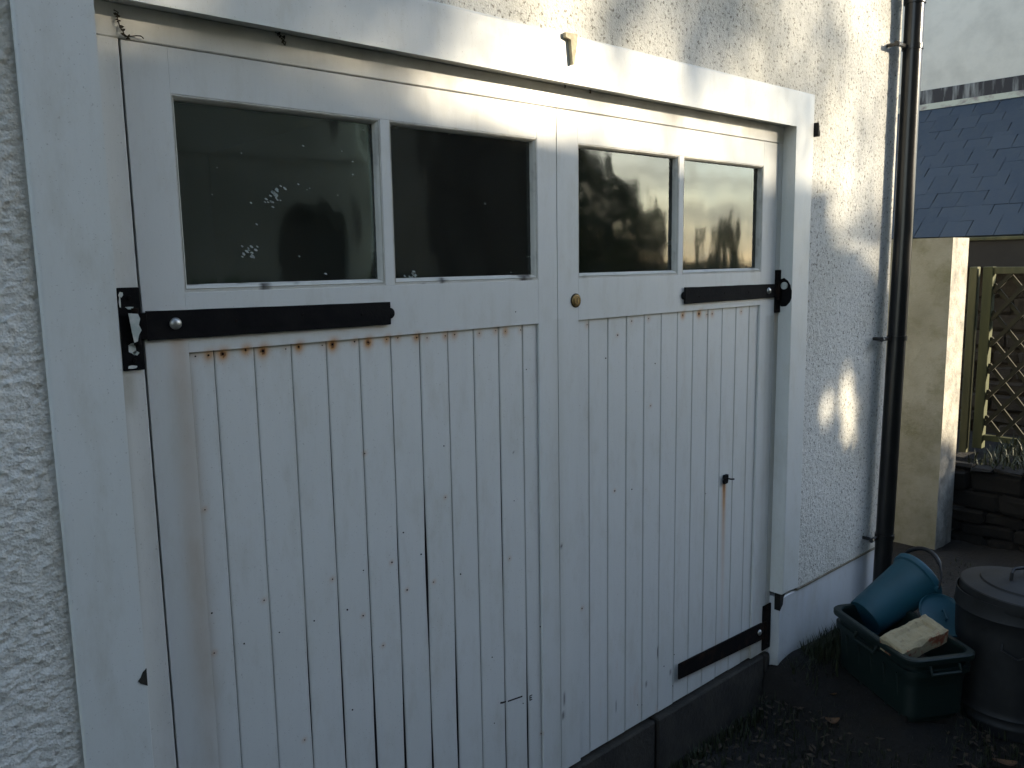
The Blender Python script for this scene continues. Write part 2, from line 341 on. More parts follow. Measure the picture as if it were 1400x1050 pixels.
def frame_stain(X, Z):
    rust = np.zeros_like(X); dirt = np.zeros_like(X); chip = np.zeros_like(X)
    def sm(a, b, v): t = np.clip((v-a)/(b-a), 0, 1); return t*t*(3-2*t)
    dirt += .75*np.exp(-((X-.477)/.006)**2)*sm(1.52, 1.48, Z)*sm(.95, 1.2, Z)
    dirt += .5*np.exp(-((X-.492)/.012)**2)*sm(1.52, 1.50, Z)*sm(1.42, 1.47, Z)
    rust += .5*np.exp(-((X-2.748)/.010)**2)*sm(1.51, 1.50, Z)*np.exp(-(1.51-np.clip(Z, 0, 1.51))/.07)
    dirt += .42*sm(2.73, 2.75, X)*(Z < 1.52)*(.5+fbm(X*30, Z*3, 31))
    dirt += .30*sm(2.10, 2.12, Z)*sm(.42, .62, fbm(X*7, Z*12, 41))
    return np.stack([np.clip(rust, 0, 1), np.clip(dirt, 0, 1), np.clip(chip, 0, 1), np.ones_like(X)], -1)

def panel(name, x0, x1, z0, z1, y=0, th=.03, c=.0015, h=.006, m=None, parent=None, stain=door_stain, warp=None, seed=0, hz=None, raw_sides=False):
    """a piece of timber: finely divided face towards -y with eased edges, real thickness behind"""
    xs = lines(x0+c, x1-c, h); zs = lines(z0+c, z1-c, hz or h)
    xs = np.concatenate([[x0], xs, [x1]]); zs = np.concatenate([[z0], zs, [z1]])
    X, Z = np.meshgrid(xs, zs); Y = np.full_like(X, y)
    Y[0, :] += c; Y[-1, :] += c; Y[1:-1, 0] += c; Y[1:-1, -1] += c
    Y = Y + (fbm(X*3, Z*1.3, 5, 2)-.4)*.0012
    st = stain(X, Z) if stain else None
    if raw_sides:
        e = (np.exp(-((X-x0)/.0035)**2)+np.exp(-((x1-X)/.0035)**2))*(.10+.45*np.clip(fbm(X*6+seed*9, Z*3.5, 55)-.3, 0, 1)); st[..., 1] = np.clip(st[..., 1]+e, 0, 1)
        st[..., 1] = np.clip(st[..., 1]+.5*np.exp(-((Z-(ZB-.002))/.004)**2), 0, 1)
    Xw = X.copy()
    if warp: Xw = warp(X, Z)
    nz, nx = X.shape
    V = np.stack([Xw, Y, Z], -1).reshape(-1, 3); idx = np.arange(nz*nx).reshape(nz, nx)
    F = np.stack([idx[:-1, :-1], idx[:-1, 1:], idx[1:, 1:], idx[1:, :-1]], -1).reshape(-1, 4).tolist()
    n0 = len(V)
    ring = list(idx[0, :]) + list(idx[1:, -1]) + list(idx[-1, -2::-1]) + list(idx[-2:0:-1, 0])
    B = V[ring].copy(); B[:, 1] = y+th; V = np.vstack([V, B]); k = len(ring)
    if raw_sides: V = np.vstack([V, V[ring]+np.array([0, .0004, 0])])
    for i in range(k): j = (i+1) % k; F.append([int(ring[j]), int(ring[i]), n0+i, n0+j] if not raw_sides else [n0+k+j, n0+k+i, n0+i, n0+j])
    F.append([n0+i for i in range(k)][::-1])
    me = bpy.data.meshes.new(name); me.from_pydata(V.tolist(), [], F); me.update()
    if st is not None: set_attr(me, 'stain', np.vstack([st.reshape(-1, 4), np.tile([0, .1, 0, 1], (k, 1))] if not raw_sides else [st.reshape(-1, 4), np.tile([0, .1, 1, 1], (2*k, 1))]))
    o = link(name, me, m)
    if parent: kid(parent, o)
    return o

# ------------------------------------------------------------ ground
def ground():
    xs = np.concatenate([np.linspace(-300, -3, 8), lines(-2.5, 1.2, .35), lines(1.3, 3.9, .022), lines(4.1, 9, .12), np.linspace(10, 300, 10)])
    ys = np.concatenate([np.linspace(-300, -6, 8), lines(-5, -1.7, .3), lines(-1.5, .14, .022), lines(.2, 3, .15), np.linspace(4, 300, 8)])
    X, Y = np.meshgrid(xs, ys)
    near = ((X > 1.2) & (X < 5.2) & (Y > -1.6) & (Y < 1.0))
    Z = np.where(near, (fbm(X*3.2, Y*3.2, 2, 3)-.45)*.06 + (fbm(X*22, Y*22, 6, 3)-.45)*.022, 0)
    Z = Z + .075*np.exp(-((Y+.05)/.12)**2)*((X > 2.72) & (X < 3.7) & (Y < .3)) * np.clip((3.5-X)/.3, 0, 1)
    def sg(v): v = np.clip(v, 0, 1); return v*v*(3-2*v)
    Z = Z + .095*sg((X-2.55)/.35)*sg((Y+.80)/.35)
    Z = np.where(np.hypot(X-3.285, Y+.69) < .21, .0, Z)
    nz, nx = X.shape; idx = np.arange(nz*nx).reshape(nz, nx)
    F = np.stack([idx[:-1, :-1], idx[:-1, 1:], idx[1:, 1:], idx[1:, :-1]], -1).reshape(-1, 4).tolist()
    o = raw('ground', np.stack([X, Y, Z-.005], -1).reshape(-1, 3), F, M['soil'], smooth=True); tag(o, kind='structure')
    return o
ground()
f = raw('lawn', [(-60, -60, .02), (60, -60, .02), (60, -7.5, .02), (-60, -7.5, .02)], [(0, 1, 2, 3)], M['lawn']); tag(f, kind='structure')

# ------------------------------------------------------------ garage wall
gw = empty('garage_wall', (1.6, 0, 0), 'white roughcast garage wall with smooth painted surround framing the double doors', 'wall')
def rc_patch(x0, x1, z0, z1, h, name='roughcast', amp=.0045, sc=1.0, seed=0, ani=1.0, lump=1.0):
    xs = lines(x0, x1, h); zs = lines(z0, z1, h); X, Z = np.meshgrid(xs, zs)
    d1, h1_ = worley(X*sc/.0095+fbm(X*50, Z*50, 5)*1.5, Z*sc*ani/.0095, 11+seed); d2, h2_ = worley(X*sc/.021, Z*sc*ani/.021+fbm(X*30, Z*30, 6), 41+seed)
    d = amp*((.55-d1)*(.5+h1_)*1.3 + (.5-d2)*(.4+h2_)*1.0*lump + (fbm(X*60, Z*60, 91+seed, 3)-.45)*1.4)
    e = np.minimum.reduce([X-x0, x1-X, Z-z0, z1-Z]); d = d*np.clip(e/.01, 0, 1)
    Y = YR - d
    dirt = np.zeros_like(X)
    dirt += .38*np.exp(-((X-SLO)/.022)**2)*(X < SLO+.001)*(.4+fbm(X*40, Z*9, 9))
    dirt += .14*np.clip(.5-Z, 0, 1) + .10*np.clip(1-(Z-.42)/.15, 0, 1)*(X > 2.8)
    dirt += .30*np.exp(-((X-3.58)/.05)**2)*(.3+fbm(X*20, Z*5, 19))
    dirt += .26*np.clip((fbm(X*3, Z*2, 29)-.42)*3, 0, 1)
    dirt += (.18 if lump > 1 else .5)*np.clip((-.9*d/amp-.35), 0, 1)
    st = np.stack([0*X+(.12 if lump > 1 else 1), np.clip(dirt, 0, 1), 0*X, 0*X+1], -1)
    nz, nx = X.shape; idx = np.arange(nz*nx).reshape(nz, nx)
    F = np.stack([idx[:-1, :-1], idx[:-1, 1:], idx[1:, 1:], idx[1:, :-1]], -1).reshape(-1, 4).tolist()
    me = bpy.data.meshes.new(name); me.from_pydata(np.stack([X, Y, Z], -1).reshape(-1, 3).tolist(), [], F); me.update(); set_attr(me, 'stain', st.reshape(-1, 4))
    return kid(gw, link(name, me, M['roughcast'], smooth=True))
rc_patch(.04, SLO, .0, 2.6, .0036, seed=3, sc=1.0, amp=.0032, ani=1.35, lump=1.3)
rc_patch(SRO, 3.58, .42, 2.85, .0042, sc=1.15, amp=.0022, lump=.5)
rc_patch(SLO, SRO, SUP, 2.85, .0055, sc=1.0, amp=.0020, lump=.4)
def plain(x0, x1, z0, z1): raw_o = raw('roughcast', [(x0, YR, z0), (x1, YR, z0), (x1, YR, z1), (x0, YR, z1)], [(0, 1, 2, 3)], M['roughcast']); kid(gw, raw_o)
plain(-5, .04, 0, 5); plain(.04, SLO, 2.6, 5); plain(SLO, 3.58, 2.85, 5)
o = raw('side_wall', [(3.58, YR, 0), (3.58, 6, 0), (3.58, 6, 5), (3.58, YR, 5), (-5, YR, 0), (-5, 6, 0), (-5, 6, 5), (-5, YR, 5)], [(0, 1, 2, 3), (5, 4, 7, 6), (1, 5, 6, 2)], M['roughcast']); kid(gw, o)
b = MB(); b.prism([(-5.3, 5.0), (3.9, 5.0), (3.9, 5.12), (-5.3, 5.12)], -.35, 6.3); b.build('roof', M['rooftile'], gw)
# garage room behind the doors
b = MB(); v = [(.46, .10, .05), (2.77, .10, .05), (2.77, 5, .05), (.46, 5, .05), (.46, .10, 2.6), (2.77, .10, 2.6), (2.77, 5, 2.6), (.46, 5, 2.6)]
o = raw('garage_interior', v, [(0, 1, 2, 3), (7, 6, 5, 4), (1, 5, 6, 2), (0, 3, 7, 4), (3, 2, 6, 7)], mat('dim_interior', (.10, .10, .09), .9)); kid(gw, o)
# surround: smooth render bands, proud of the roughcast, with soft arrises and the reveal behind
def band(name, pts, parent=gw):   # prism in xz from YS back to the frame, eased edges
    bb = MB(); bb.prism(pts, YS, .03); bm = bb.bm
    fe = [e for e in bm.edges if abs(e.verts[0].co.y-YS) < 1e-5 and abs(e.verts[1].co.y-YS) < 1e-5]
    bmesh.ops.bevel(bm, geom=fe, offset=.007, segments=4, affect='EDGES', profile=.5)
    o = bb.build(name, M['surround'], parent)
    return o
band('surround', [(SLO, -.1), (SLI, -.1), (SLI, SLOW), (SRI, SLOW), (SRI, .436), (SRO, .432), (SRO, SUP), (SLO, SUP)])
# plinth, flush back from the surround
pl = panel('plinth', SRI, 3.58, -.1, .418, -.041, .07, .004, .02, M['plinth'], gw,
      stain=lambda X, Z: np.stack([0*X, np.clip(.9*np.clip((.20-Z)/.16, 0, 1)*(.4+fbm(X*14, Z*14, 4)*1.2) + .25*fbm(X*20, Z*3, 6)*np.clip(1-(X-SRI)/.5, .2, 1), 0, 1), 0*X, 0*X+1], -1))
b = MB(); b.box(SRO, 3.582, -.049, -.03, .418, .428, .002); o = b.build('drip_line', simple('brown_drip', (.13, .105, .07), (.2, .18, .13), 30, .9), gw)
# concrete threshold blocks under the doors
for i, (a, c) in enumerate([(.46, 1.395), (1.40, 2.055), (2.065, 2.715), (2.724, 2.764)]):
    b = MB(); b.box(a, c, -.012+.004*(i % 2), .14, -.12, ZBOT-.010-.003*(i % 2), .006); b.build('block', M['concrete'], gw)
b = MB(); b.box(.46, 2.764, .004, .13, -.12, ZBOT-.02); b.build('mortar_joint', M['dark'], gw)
# door frame
fr = MB(); fr.box(.47, 2.76, .035, .07, ZT+.01, SLOW-.002); frame = fr.build('door_frame', M['frame'], gw)
panel('frame_jamb', SLI, XL-.0035, .02, ZT+.0025, .001, .06, .002, .006, M['frame'], frame, frame_stain)
panel('frame_jamb', XR+.0028, SRI, .20, ZT+.0025, .001, .06, .002, .006, M['frame'], frame, frame_stain)
panel('frame_head', SLI, SRI, ZT+.0025, SLOW, .0, .06, .002, .006, M['frame'], frame, frame_stain)
# dark weathered gap seen where the render has broken away at the foot of the right jamb
b = MB(); b.prism([(2.763, .436), (2.80, .434), (2.788, .415), (2.785, .39), (2.764, .37)], -.044, -.02); b.build('broken_edge', M['bankstone'], gw)
b = MB(); b.prism([(.4645, .928), (.4650, .962), (.458, .957), (.4535, .948), (.4485, .943), (.452, .937)], YS-.0012, YS+.002); b.build('chipped_patch', M['concrete'], gw)

# ------------------------------------------------------------ door leaves
dl = empty('garage_door', (XL, 0, ZBOT), 'left white garage door leaf with rusted nail heads and dark open gaps between its lower boards', 'door', 'pair of garage door leaves')
dr = empty('garage_door', (XR, 0, ZBOT), 'right white garage door leaf with the round brass keyhole and a small black catch low down', 'door', 'pair of garage door leaves')
g0, gw_ = .6585, .0832
GL = [.607] + [g0+gw_*i for i in range(11)] + [1.546]
GR = [1.701] + [1.7494+gw_*i for i in range(11)] + [2.640]
openings = {5: (1.10, .0042, .50), 6: (1.13, .0050, .42), 7: (1.20, .0052, .35), 8: (1.10, .0046, .25), 4: (1.35, .0026, .3), 11: (.85, .0040, .3), 10: (1.5, .0016, .3), 3: (.93, .0038, .3)}
def mk_warp(xa, xb, la, lb):
    def w(X, Z):
        t = (X-xa)/(xb-xa); out = X.copy()
        def gap(g):
            if not g: return .00035
            z0, wd, s = g; return .00035 + wd*.65*np.clip((z0-Z)/.25, 0, 1)*(.55+.45*np.sin(Z*9+z0*20))
        return X + gap(la)*(1-t) - gap(lb)*t
    return w
def boards(G, leaf, op):
    for i in range(len(G)-1):
        panel('board', G[i], G[i+1], ZBOT+R.uniform(0, .003), ZB+.012, .0065+R.uniform(-.0008, .0008), .014, .0024, .0052, M['door'], leaf,
              raw_sides=True, warp=mk_warp(G[i], G[i+1], op.get(i) if i else None, op.get(i+1) if i < len(G)-2 else None), seed=i*3.3+G[i])
boards(GL, dl, openings); boards(GR, dr, {})
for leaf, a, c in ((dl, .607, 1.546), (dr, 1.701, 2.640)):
    b = MB(); b.box(a, c, .030, .036, ZBOT+.01, ZB); b.build('dark_backing', M['dark'], leaf)  # added dark sheet behind the boards, its colour stands for unlit gaps
# stiles and rails
DOORP = [(dl, 'stile', XL, .607, ZBOT, ZT), (dl, 'stile', 1.546, XC-.0012, ZBOT, ZT), (dr, 'stile', XC+.0012, 1.701, ZBOT, ZT), (dr, 'stile', 2.640, XR, ZBOT, ZT),
         (dl, 'rail', .6070, 1.5460, ZW, ZT), (dl, 'rail', .6070, 1.5460, ZB, ZV), (dr, 'rail', 1.7010, 2.6400, ZW, ZT), (dr, 'rail', 1.7010, 2.6400, ZB, ZV),
         (dl, 'mullion', 1.064, 1.088, ZV+.0004, ZW-.0004), (dr, 'mullion', 2.1565, 2.180, ZV+.0004, ZW-.0004)]
for leaf, nm, a, c, z0, z1 in DOORP:
    panel(nm, a, c, z0, z1, 0 if nm != 'rail' else .0001, .042, .0004 if nm == 'rail' else .0005, .0062, M['door'], leaf, seed=a if nm != 'rail' else .6)
b = MB(); b.box(XC-.001, XC+.001, .012, .04, ZBOT, ZT); b.build('meeting_gap', M['dark'], dl)
# the four window panes
FL = {0: [(.811,1.845,3),(.823,1.854,4),(.802,1.834,3),(.748,1.738,4),(.756,1.731,3),(.738,1.745,2),(.861,1.869,1.5),(.886,1.863,1),(.77,1.785,1.5),(.68,1.844,1),(.756,1.828,1),(1.004,1.928,1),(.997,1.906,1.5),(.968,1.949,1.5),(.885,1.953,1.5),(.895,1.865,1.2),(.961,1.851,1),(.858,1.721,1.5),(.92,1.691,2),(1.035,1.994,1.5),(.698,1.893,.8),(.745,1.925,.8)],
      1: [(1.141,1.674,3),(1.155,1.676,3),(1.165,1.674,2),(1.383,1.847,.7),(1.466,1.681,1.5)], 2: [], 3: []}
def bead_stain(X, Z): return np.stack([0*X, 0*X, 0*X, 0*X+1], -1)
for wi, (leaf, x0, x1) in enumerate([(dl, .607, 1.064), (dl, 1.088, 1.546), (dr, 1.701, 2.1565), (dr, 2.180, 2.640)]):
    z0, z1 = ZV, ZW
    wf = MB()
    wf.box(x0+.001, x1-.001, .0232, .034, z0+.001, z0+.012); wf.box(x0+.001, x1-.001, .0232, .034, z1-.0092, z1-.001)
    wf.box(x0+.001, x0+.0092, .0232, .034, z0+.012, z1-.012); wf.box(x1-.0092, x1-.001, .0232, .034, z0+.012, z1-.012)
    win = wf.build('window', M['bead'], leaf)
    # beads: mitred, with a quirk and a sloping face
    prof = [(.0, .0016), (.0030, .0012), (.0036, .0034), (.0046, .0018), (.0080, .0075), (.0098, .0185), (.0, .0185)]
    def bead(side):
        bm = bmesh.new(); n = len(prof); A = []; B = []
        for d, y in prof:
            if side == 'b': p, q = (x0+d, y, z0+d*1.55), (x1-d, y, z0+d*1.55)
            if side == 't': p, q = (x0+d, y, z1-d), (x1-d, y, z1-d)
            if side == 'l': p, q = (x0+d, y, z0+d), (x0+d, y, z1-d)
            if side == 'r': p, q = (x1-d, y, z0+d), (x1-d, y, z1-d)
            A.append(Vector(p)); B.append(Vector(q))
        N = 40; rings = []
        for k in range(N+1):
            t = k/N; ring = []
            for i, (a, c) in enumerate(zip(A, B)):
                p = a.lerp(c, t)
                if 0 < k < N: p = p + Vector((0, R.uniform(-.0004, .0004), 0))
                ring.append(bm.verts.new(p))
            rings.append(ring)
        for a, c in zip(rings, rings[1:]):
            for i in range(n): bm.faces.new((a[i], a[(i+1) % n], c[(i+1) % n], c[i]))
        bm.faces.new(rings[0]); bm.faces.new(rings[-1][::-1]); bmesh.ops.recalc_face_normals(bm, faces=bm.faces)
        me = bpy.data.meshes.new('glazing_bead'); bm.to_mesh(me); bm.free()
        co = np.array([v.co[:] for v in me.vertices]); s = 2.2 if side == 'b' else 1.0
        nn = fbm(co[:, 0]*22, co[:, 2]*22+co[:, 1]*60, wi*7+3); chip = np.clip((nn-.60)*14, 0, 1)*(1 if (side == 'b' and wi < 2) else .25)
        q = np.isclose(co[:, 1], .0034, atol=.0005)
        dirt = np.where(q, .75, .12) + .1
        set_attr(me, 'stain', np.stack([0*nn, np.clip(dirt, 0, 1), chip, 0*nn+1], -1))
        kid(win, link('glazing_bead', me, M['bead']))
    for s in 'btlr': bead(s)
    g = MB(); g.box(x0+.006, x1-.006, .0188, .0228, z0+.008, z1-.006); kid(win, g.build('pane', M['glass']))
    if FL[wi]:
        bm = bmesh.new()
        for x, z, s in FL[wi]:
            for q in range(1 if s < 2.5 else int(s*2.2)):
                cx, cz = x+R.gauss(0, .0022*s), z+R.gauss(0, .0022*s); rr = (.0009+.0004*s)*R.uniform(.5, 1.1); an = R.uniform(.3, .8)
                vs = []
                for k in range(8):
                    t = 2*math.pi*k/8; a = rr*(1.8+R.random()*.8)*math.cos(t); c = rr*(.7+R.random()*.5)*math.sin(t)
                    vs.append(bm.verts.new((cx+a*math.cos(-an)-c*math.sin(-an),   .0184, cz+a*math.sin(-an)+c*math.cos(-an))))
                fc = bm.faces.new(vs[::-1]); ex = bmesh.ops.extrude_face_region(bm, geom=[fc])
                for g_ in ex['geom']:
                    if isinstance(g_, bmesh.types.BMVert): g_.co.y = .0178
        me = bpy.data.meshes.new('paint_splash'); bm.to_mesh(me); bm.free(); o = link('paint_splash', me, M['fleck']); o['kind'] = 'stuff'; kid(win, o)
# nail heads (too small to pick apart one by one)
for leaf, lo, hi in ((dl, 0, XC), (dr, XC, 9)):
    b = MB()
    for x, z, *s in NAILS + [(p[0], p[1], .6) for p in DOTS]:
        if lo < x < hi:
            r = .0013+.0008*R.random() + (.0009 if s and s[0] > .9 else 0)
            b.tube([(x, .0052, z), (x, .0068, z)], r, 7) if z < 1.545 else b.tube([(x, -.0006, z), (x, .001, z)], r, 7)
    o = b.build('nail_head', M['rustiron'], leaf); o['kind'] = 'stuff'
# keyhole, catch, marks
b = MB(); b.lathe([(0, 0), (.0165, 0), (.0175, .002), (.0160, .0045), (.0125, .0055), (.0115, .004), (.0105, .0055), (0, .006)], 32, Matrix.Translation((1.689, 0, 1.595)) @ Matrix.Rotation(math.radians(90), 4, 'X'))
ky = b.build('keyhole', M['brass'], dr, ang=40)
b = MB(); b.box(1.6882, 1.6902, -.0066, -.003, 1.588, 1.602); kid(ky, b.build('key_slot', M['dark']))
b = MB(); b.lathe([(.0165, -.001), (.0195, -.001), (.0195, .0018), (.0165, .0022)], 32, Matrix.Translation((1.689, 0, 1.595)) @ Matrix.Rotation(math.radians(90), 4, 'X')); kid(ky, b.build('escutcheon_ring', M['rustiron']))
b = MB(); b.prism([(2.4335, .944), (2.437, .956), (2.456, .956), (2.457, .945), (2.452, .9415), (2.456, .937), (2.454, .926), (2.437, .924), (2.433, .935), (2.440, .940)], -.005, .0045)
b.tube([(2.448, -.003, .943), (2.456, -.016, .941), (2.468, -.020, .940)], .0028, 8); b.build('door_catch', M['iron'], dr)
b = MB(); b.prism([(1.387, .5085), (1.3945, .5055), (1.408, .5045), (1.409, .508), (1.396, .5105), (1.389, .5125)], .0052, .0062); b.prism([(1.4145, .5025), (1.4695, .4965), (1.4700, .5005), (1.4155, .5065)], .0050, .0060)
b.prism([(1.4975, .474), (1.5075, .474), (1.5070, .4765), (1.5000, .4765), (1.5000, .4805), (1.5060, .4805), (1.5060, .4830), (1.5000, .4830), (1.5000, .4870), (1.5075, .4870), (1.5075, .4895), (1.4975, .4895)], .0050, .0060)
b.prism([(1.470, .4755), (1.474, .4745), (1.4745, .477), (1.471, .478)], .0050, .0060)
o = b.build('scraped_mark', M['dark'], dl)

# strap hinges: plate on the frame, knuckle, long strap, coach bolt
def hinge(leaf, xp0, xp1, zp0, zp1, xa, xb, za0, za1, zb0, zb1, side, boltx, worn=False, m='iron', tip=True):
    h = MB()
    n = 14; top = []; bot = []
    for k in range(n+1):
        t = k/n; x = xa+(xb-xa)*t
        top.append((x, za1+(zb1-za1)*t+R.uniform(-.0004, .0004))); bot.append((x, za0+(zb0-za0)*t+R.uniform(-.0004, .0004)))
    h.prism(bot + top[::-1], -.0075, -.0022)
    ob = h.build('strap_hinge', M[m], leaf)
    b = MB(); b.box(xp0, xp1, -.0062, -.0003, zp0, zp1, .0012); pl_ = kid(ob, b.build('hinge_plate', M['rustiron' if not worn else 'iron']))
    zc = (za0+za1)/2; xk = (xa+ (xp1 if side > 0 else xp0))/2
    b = MB(); xkn = xp1-.004 if side > 0 else xp0+.004
    b.tube([(xkn-.008*side, -.0095, zc-.034), (xkn-.008*side, -.0095, zc+.034)], .0062, 14)
    b.box(min(xa, xkn-.006*side), max(xa, xkn-.006*side), -.0085, -.003, za0+.003, za1-.003, .001)
    kid(ob, b.build('knuckle', M['rustiron'], ang=40))
    b = MB(); zb = (za0+za1)/2+.0015
    b.lathe([(0, .0075), (.004, .0072), (.008, .0052), (.0108, .0022), (.0115, 0)], 24, Matrix.Translation((boltx, -.0074, zb)) @ Matrix.Rotation(math.radians(90), 4, 'X'))
    kid(ob, b.build('coach_bolt', M['bolt'], smooth=True))
    if tip:
        zt = (zb0+zb1)/2; b = MB(); b.lathe([(0, .0052), (.010, .0050), (.0125, .003), (.0125, 0)], 20, Matrix.Translation((xb+.001*side, -.001, zt)) @ Matrix.Rotation(math.radians(90), 4, 'X'))
        kid(ob, b.build('strap_tip', M[m], ang=40))
    b = MB()
    for (sx, sz) in ((.5, .12), (.5, .88)): 
        b.lathe([(0, .003), (.0038, .0024), (.0046, 0)], 12, Matrix.Translation((xp0+(xp1-xp0)*sx, -.0062, zp0+(zp1-zp0)*sz)) @ Matrix.Rotation(math.radians(90), 4, 'X'))
    for k in range(3):
        x = xa+(xb-xa)*(.32+.27*k); b.lathe([(0, .0012), (.0028, .001), (.0032, 0)], 10, Matrix.Translation((x, -.0075, (za0+za1)/2+R.uniform(-.006, .006))) @ Matrix.Rotation(math.radians(90), 4, 'X'))
    o = kid(ob, b.build('screw_head', M['rustiron'])); 
    return ob
h1 = hinge(dl, .484, .5225, 1.516, 1.668, .531, 1.069, 1.569, 1.6235, 1.566, 1.6175, 1, .583, worn=True)
# spattered paint on the worn plate
b = MB()
for (x, z, w, hh) in ((.489, 1.655, .0035, .006), (.4865, 1.641, .002, .012), (.503, 1.631, .008, .0025), (.502, 1.556, .007, .010), (.507, 1.548, .005, .004), (.499, 1.5225, .008, .0035), (.5145, 1.615, .003, .008), (.515, 1.595, .003, .006)):
    pts = [(x+w*(1+R.uniform(-.35, .3))*math.cos(t*math.pi/5), z+hh*(1+R.uniform(-.35, .3))*math.sin(t*math.pi/5)) for t in range(10)]
    b.prism(pts, -.0069, -.0058)
o = kid(h1, b.build('paint_spatter', M['chipped'])); o['kind'] = 'stuff'
b = MB(); b.prism([(.4965, 1.622), (.513, 1.620), (.516, 1.611), (.513, 1.600), (.517, 1.590), (.512, 1.582), (.509, 1.570), (.503, 1.568), (.5005, 1.585)], -.0172, -.0150); kid(h1, b.build('worn_face', M['chipped']))
h2 = hinge(dr, 2.732, 2.7665, 1.507, 1.661, 2.722, 2.187, 1.5625, 1.6115, 1.5635, 1.6155, -1, 2.682)
b = MB(); b.tube([(2.7655, -.022, 1.604), (2.7585, -.022, 1.604)], .013, 18); kid(h2, b.build('bolt_end', M['chipped']))
pts = [(-.0525+.0015, 1.585), (-.050, 1.560), (-.044, 1.545), (-.030, 1.530), (-.012, 1.528), (0, 1.535), (0, 1.625), (-.018, 1.632), (-.034, 1.622), (-.044, 1.606), (-.046, 1.595)]
b = MB(); b.prism([(p[0], p[1]) for p in pts], 2.7648, 2.7660+.001, 'x'); kid(h2, b.build('black_smear', M['iron']))
h3 = hinge(dr, 2.712, 2.7655, .212, .392, 2.700, 2.181, .262, .330, .292, .347, -1, 2.684, m='rustiron', tip=False)
h3['label'] = 'lower strap hinge dull with rust'
h4 = hinge(dl, .484, .5225, .250, .400, .531, 1.069, .292, .345, .292, .340, 1, .583)

# ------------------------------------------------------------ small things on the wall
b = MB(); b.prism([(1.590, 2.277), (1.634, 2.279), (1.633, 2.262), (1.6215, 2.203), (1.6155, 2.2035), (1.609, 2.262), (1.591, 2.266)], YS-.012, YS-.001)
hk = b.build('wall_hook', simple('old_cream_hook', (.42, .37, .25), (.22, .19, .12), 60, .7)); tag(hk, 'small rusty cream hook shaped like a seven on the band above the doors', 'hook')
b = MB(); b.prism([(2.8865, 2.182), (2.889, 2.180), (2.901, 2.140), (2.898, 2.134), (2.887, 2.136)], YR-.022, YR+.002); nl = b.build('wall_peg', M['concrete']); tag(nl, 'small dark wedge shaped peg beside the top right corner of the surround', 'peg')
def tendril(pts, label, grp='dry plant scraps above the doors', dense=3):
    b = MB()
    for k in range(len(pts)-1):
        p, q = Vector((pts[k][0], -.004, pts[k][1])), Vector((pts[k+1][0], -.004, pts[k+1][1]))
        mid = p.lerp(q, .5) + Vector((R.uniform(-.003, .003), -.006, R.uniform(-.002, .002)))
        b.tube([p, mid, q], .0011, 5)
        for j in range(dense):
            c = p.lerp(q, R.random()); d = Vector((R.uniform(-1, 1), R.uniform(-.6, .1), R.uniform(-1, 1))).normalized()*R.uniform(.003, .008)
            e = Vector((d.z, 0, -d.x))*.35
            v = [b.bm.verts.new(c), b.bm.verts.new(c+d*.5+e), b.bm.verts.new(c+d), b.bm.verts.new(c+d*.5-e)]; b.bm.faces.new(v)
    o = b.build('dried_tendril', simple('dry_tendril', (.07, .055, .035), (.03, .024, .018), 50, .9)); tag(o, label, 'tendril', grp); return o
tendril([(.518, 2.150), (.523, 2.138), (.526, 2.122), (.533, 2.110), (.541, 2.1055)], 'longest dry tendril climbing from the top left corner of the left door', dense=7)
tendril([(.536, 2.109), (.552, 2.1125), (.565, 2.110)], 'thin dry stalk lying along the top of the left door at its corner', dense=0)
tendril([(.822, 2.163), (.838, 2.157), (.838, 2.149), (.842, 2.141)], 'dark scrap of dry stalk hanging under the lintel above the first window', dense=6)
tendril([(1.646, 2.1640), (1.648, 2.158)], 'tiny dark scrap under the lintel over the meeting of the two doors', dense=4)
tendril([(1.742, 2.1640), (1.746, 2.156)], 'tiny dark scrap under the lintel above the left edge of the third window', dense=5)
b = MB()
# ------------------------------------------------------------ downpipe
PX, PY = 3.56, -.100
def pxz(z): return PX-.038*max(0, (1.8-z)/1.4)
dp = empty('downpipe', (PX, PY, 0), 'black drainpipe running down the right corner of the garage wall', 'drainpipe')
b = MB(); b.tube([(pxz(z), PY, z) for z in (.14, .6, 1.0, 1.4, 1.8, 2.2, 3.0, 4.0, 4.9)], .0365, 28); b.build('pipe_tube', M['pipe'], dp, ang=50)
b = MB(); b.lathe([(.0366, 2.70), (.0415, 2.70), (.0415, 2.80), (.0385, 2.805), (.0366, 2.805)], 28, Matrix.Translation((PX, PY, 0))); b.build('pipe_socket', M['pipe'], dp, ang=40)
for zb in (1.363, 2.535, .5):
    b = MB(); b.lathe([(.0368, zb-.010), (.0405, zb-.010), (.0405, zb+.010), (.0368, zb+.010)], 28, Matrix.Translation((pxz(zb), PY, 0))); xo_ = pxz(zb)-3.605
    b.box(3.462+xo_*.4, 3.592+xo_, -.094, -.082, zb-.008, zb+.008, .002); b.tube([(3.472+xo_*.4, -.088, zb), (3.472+xo_*.4, -.040, zb)], .0075, 10); b.tube([(3.465+xo_*.4, -.088, zb), (3.454+xo_*.4, -.088, zb)], .010, 8)
    b.build('pipe_bracket', M['pipe'], dp, ang=40)
b = MB(); PX = pxz(.14); b.tube([(PX, PY, .16), (PX, PY, .10), (PX+.005, PY-.03, .03), (PX+.01, PY-.07, .0)], .0385, 20); b.build('pipe_shoe', M['pipe'], dp, ang=50)

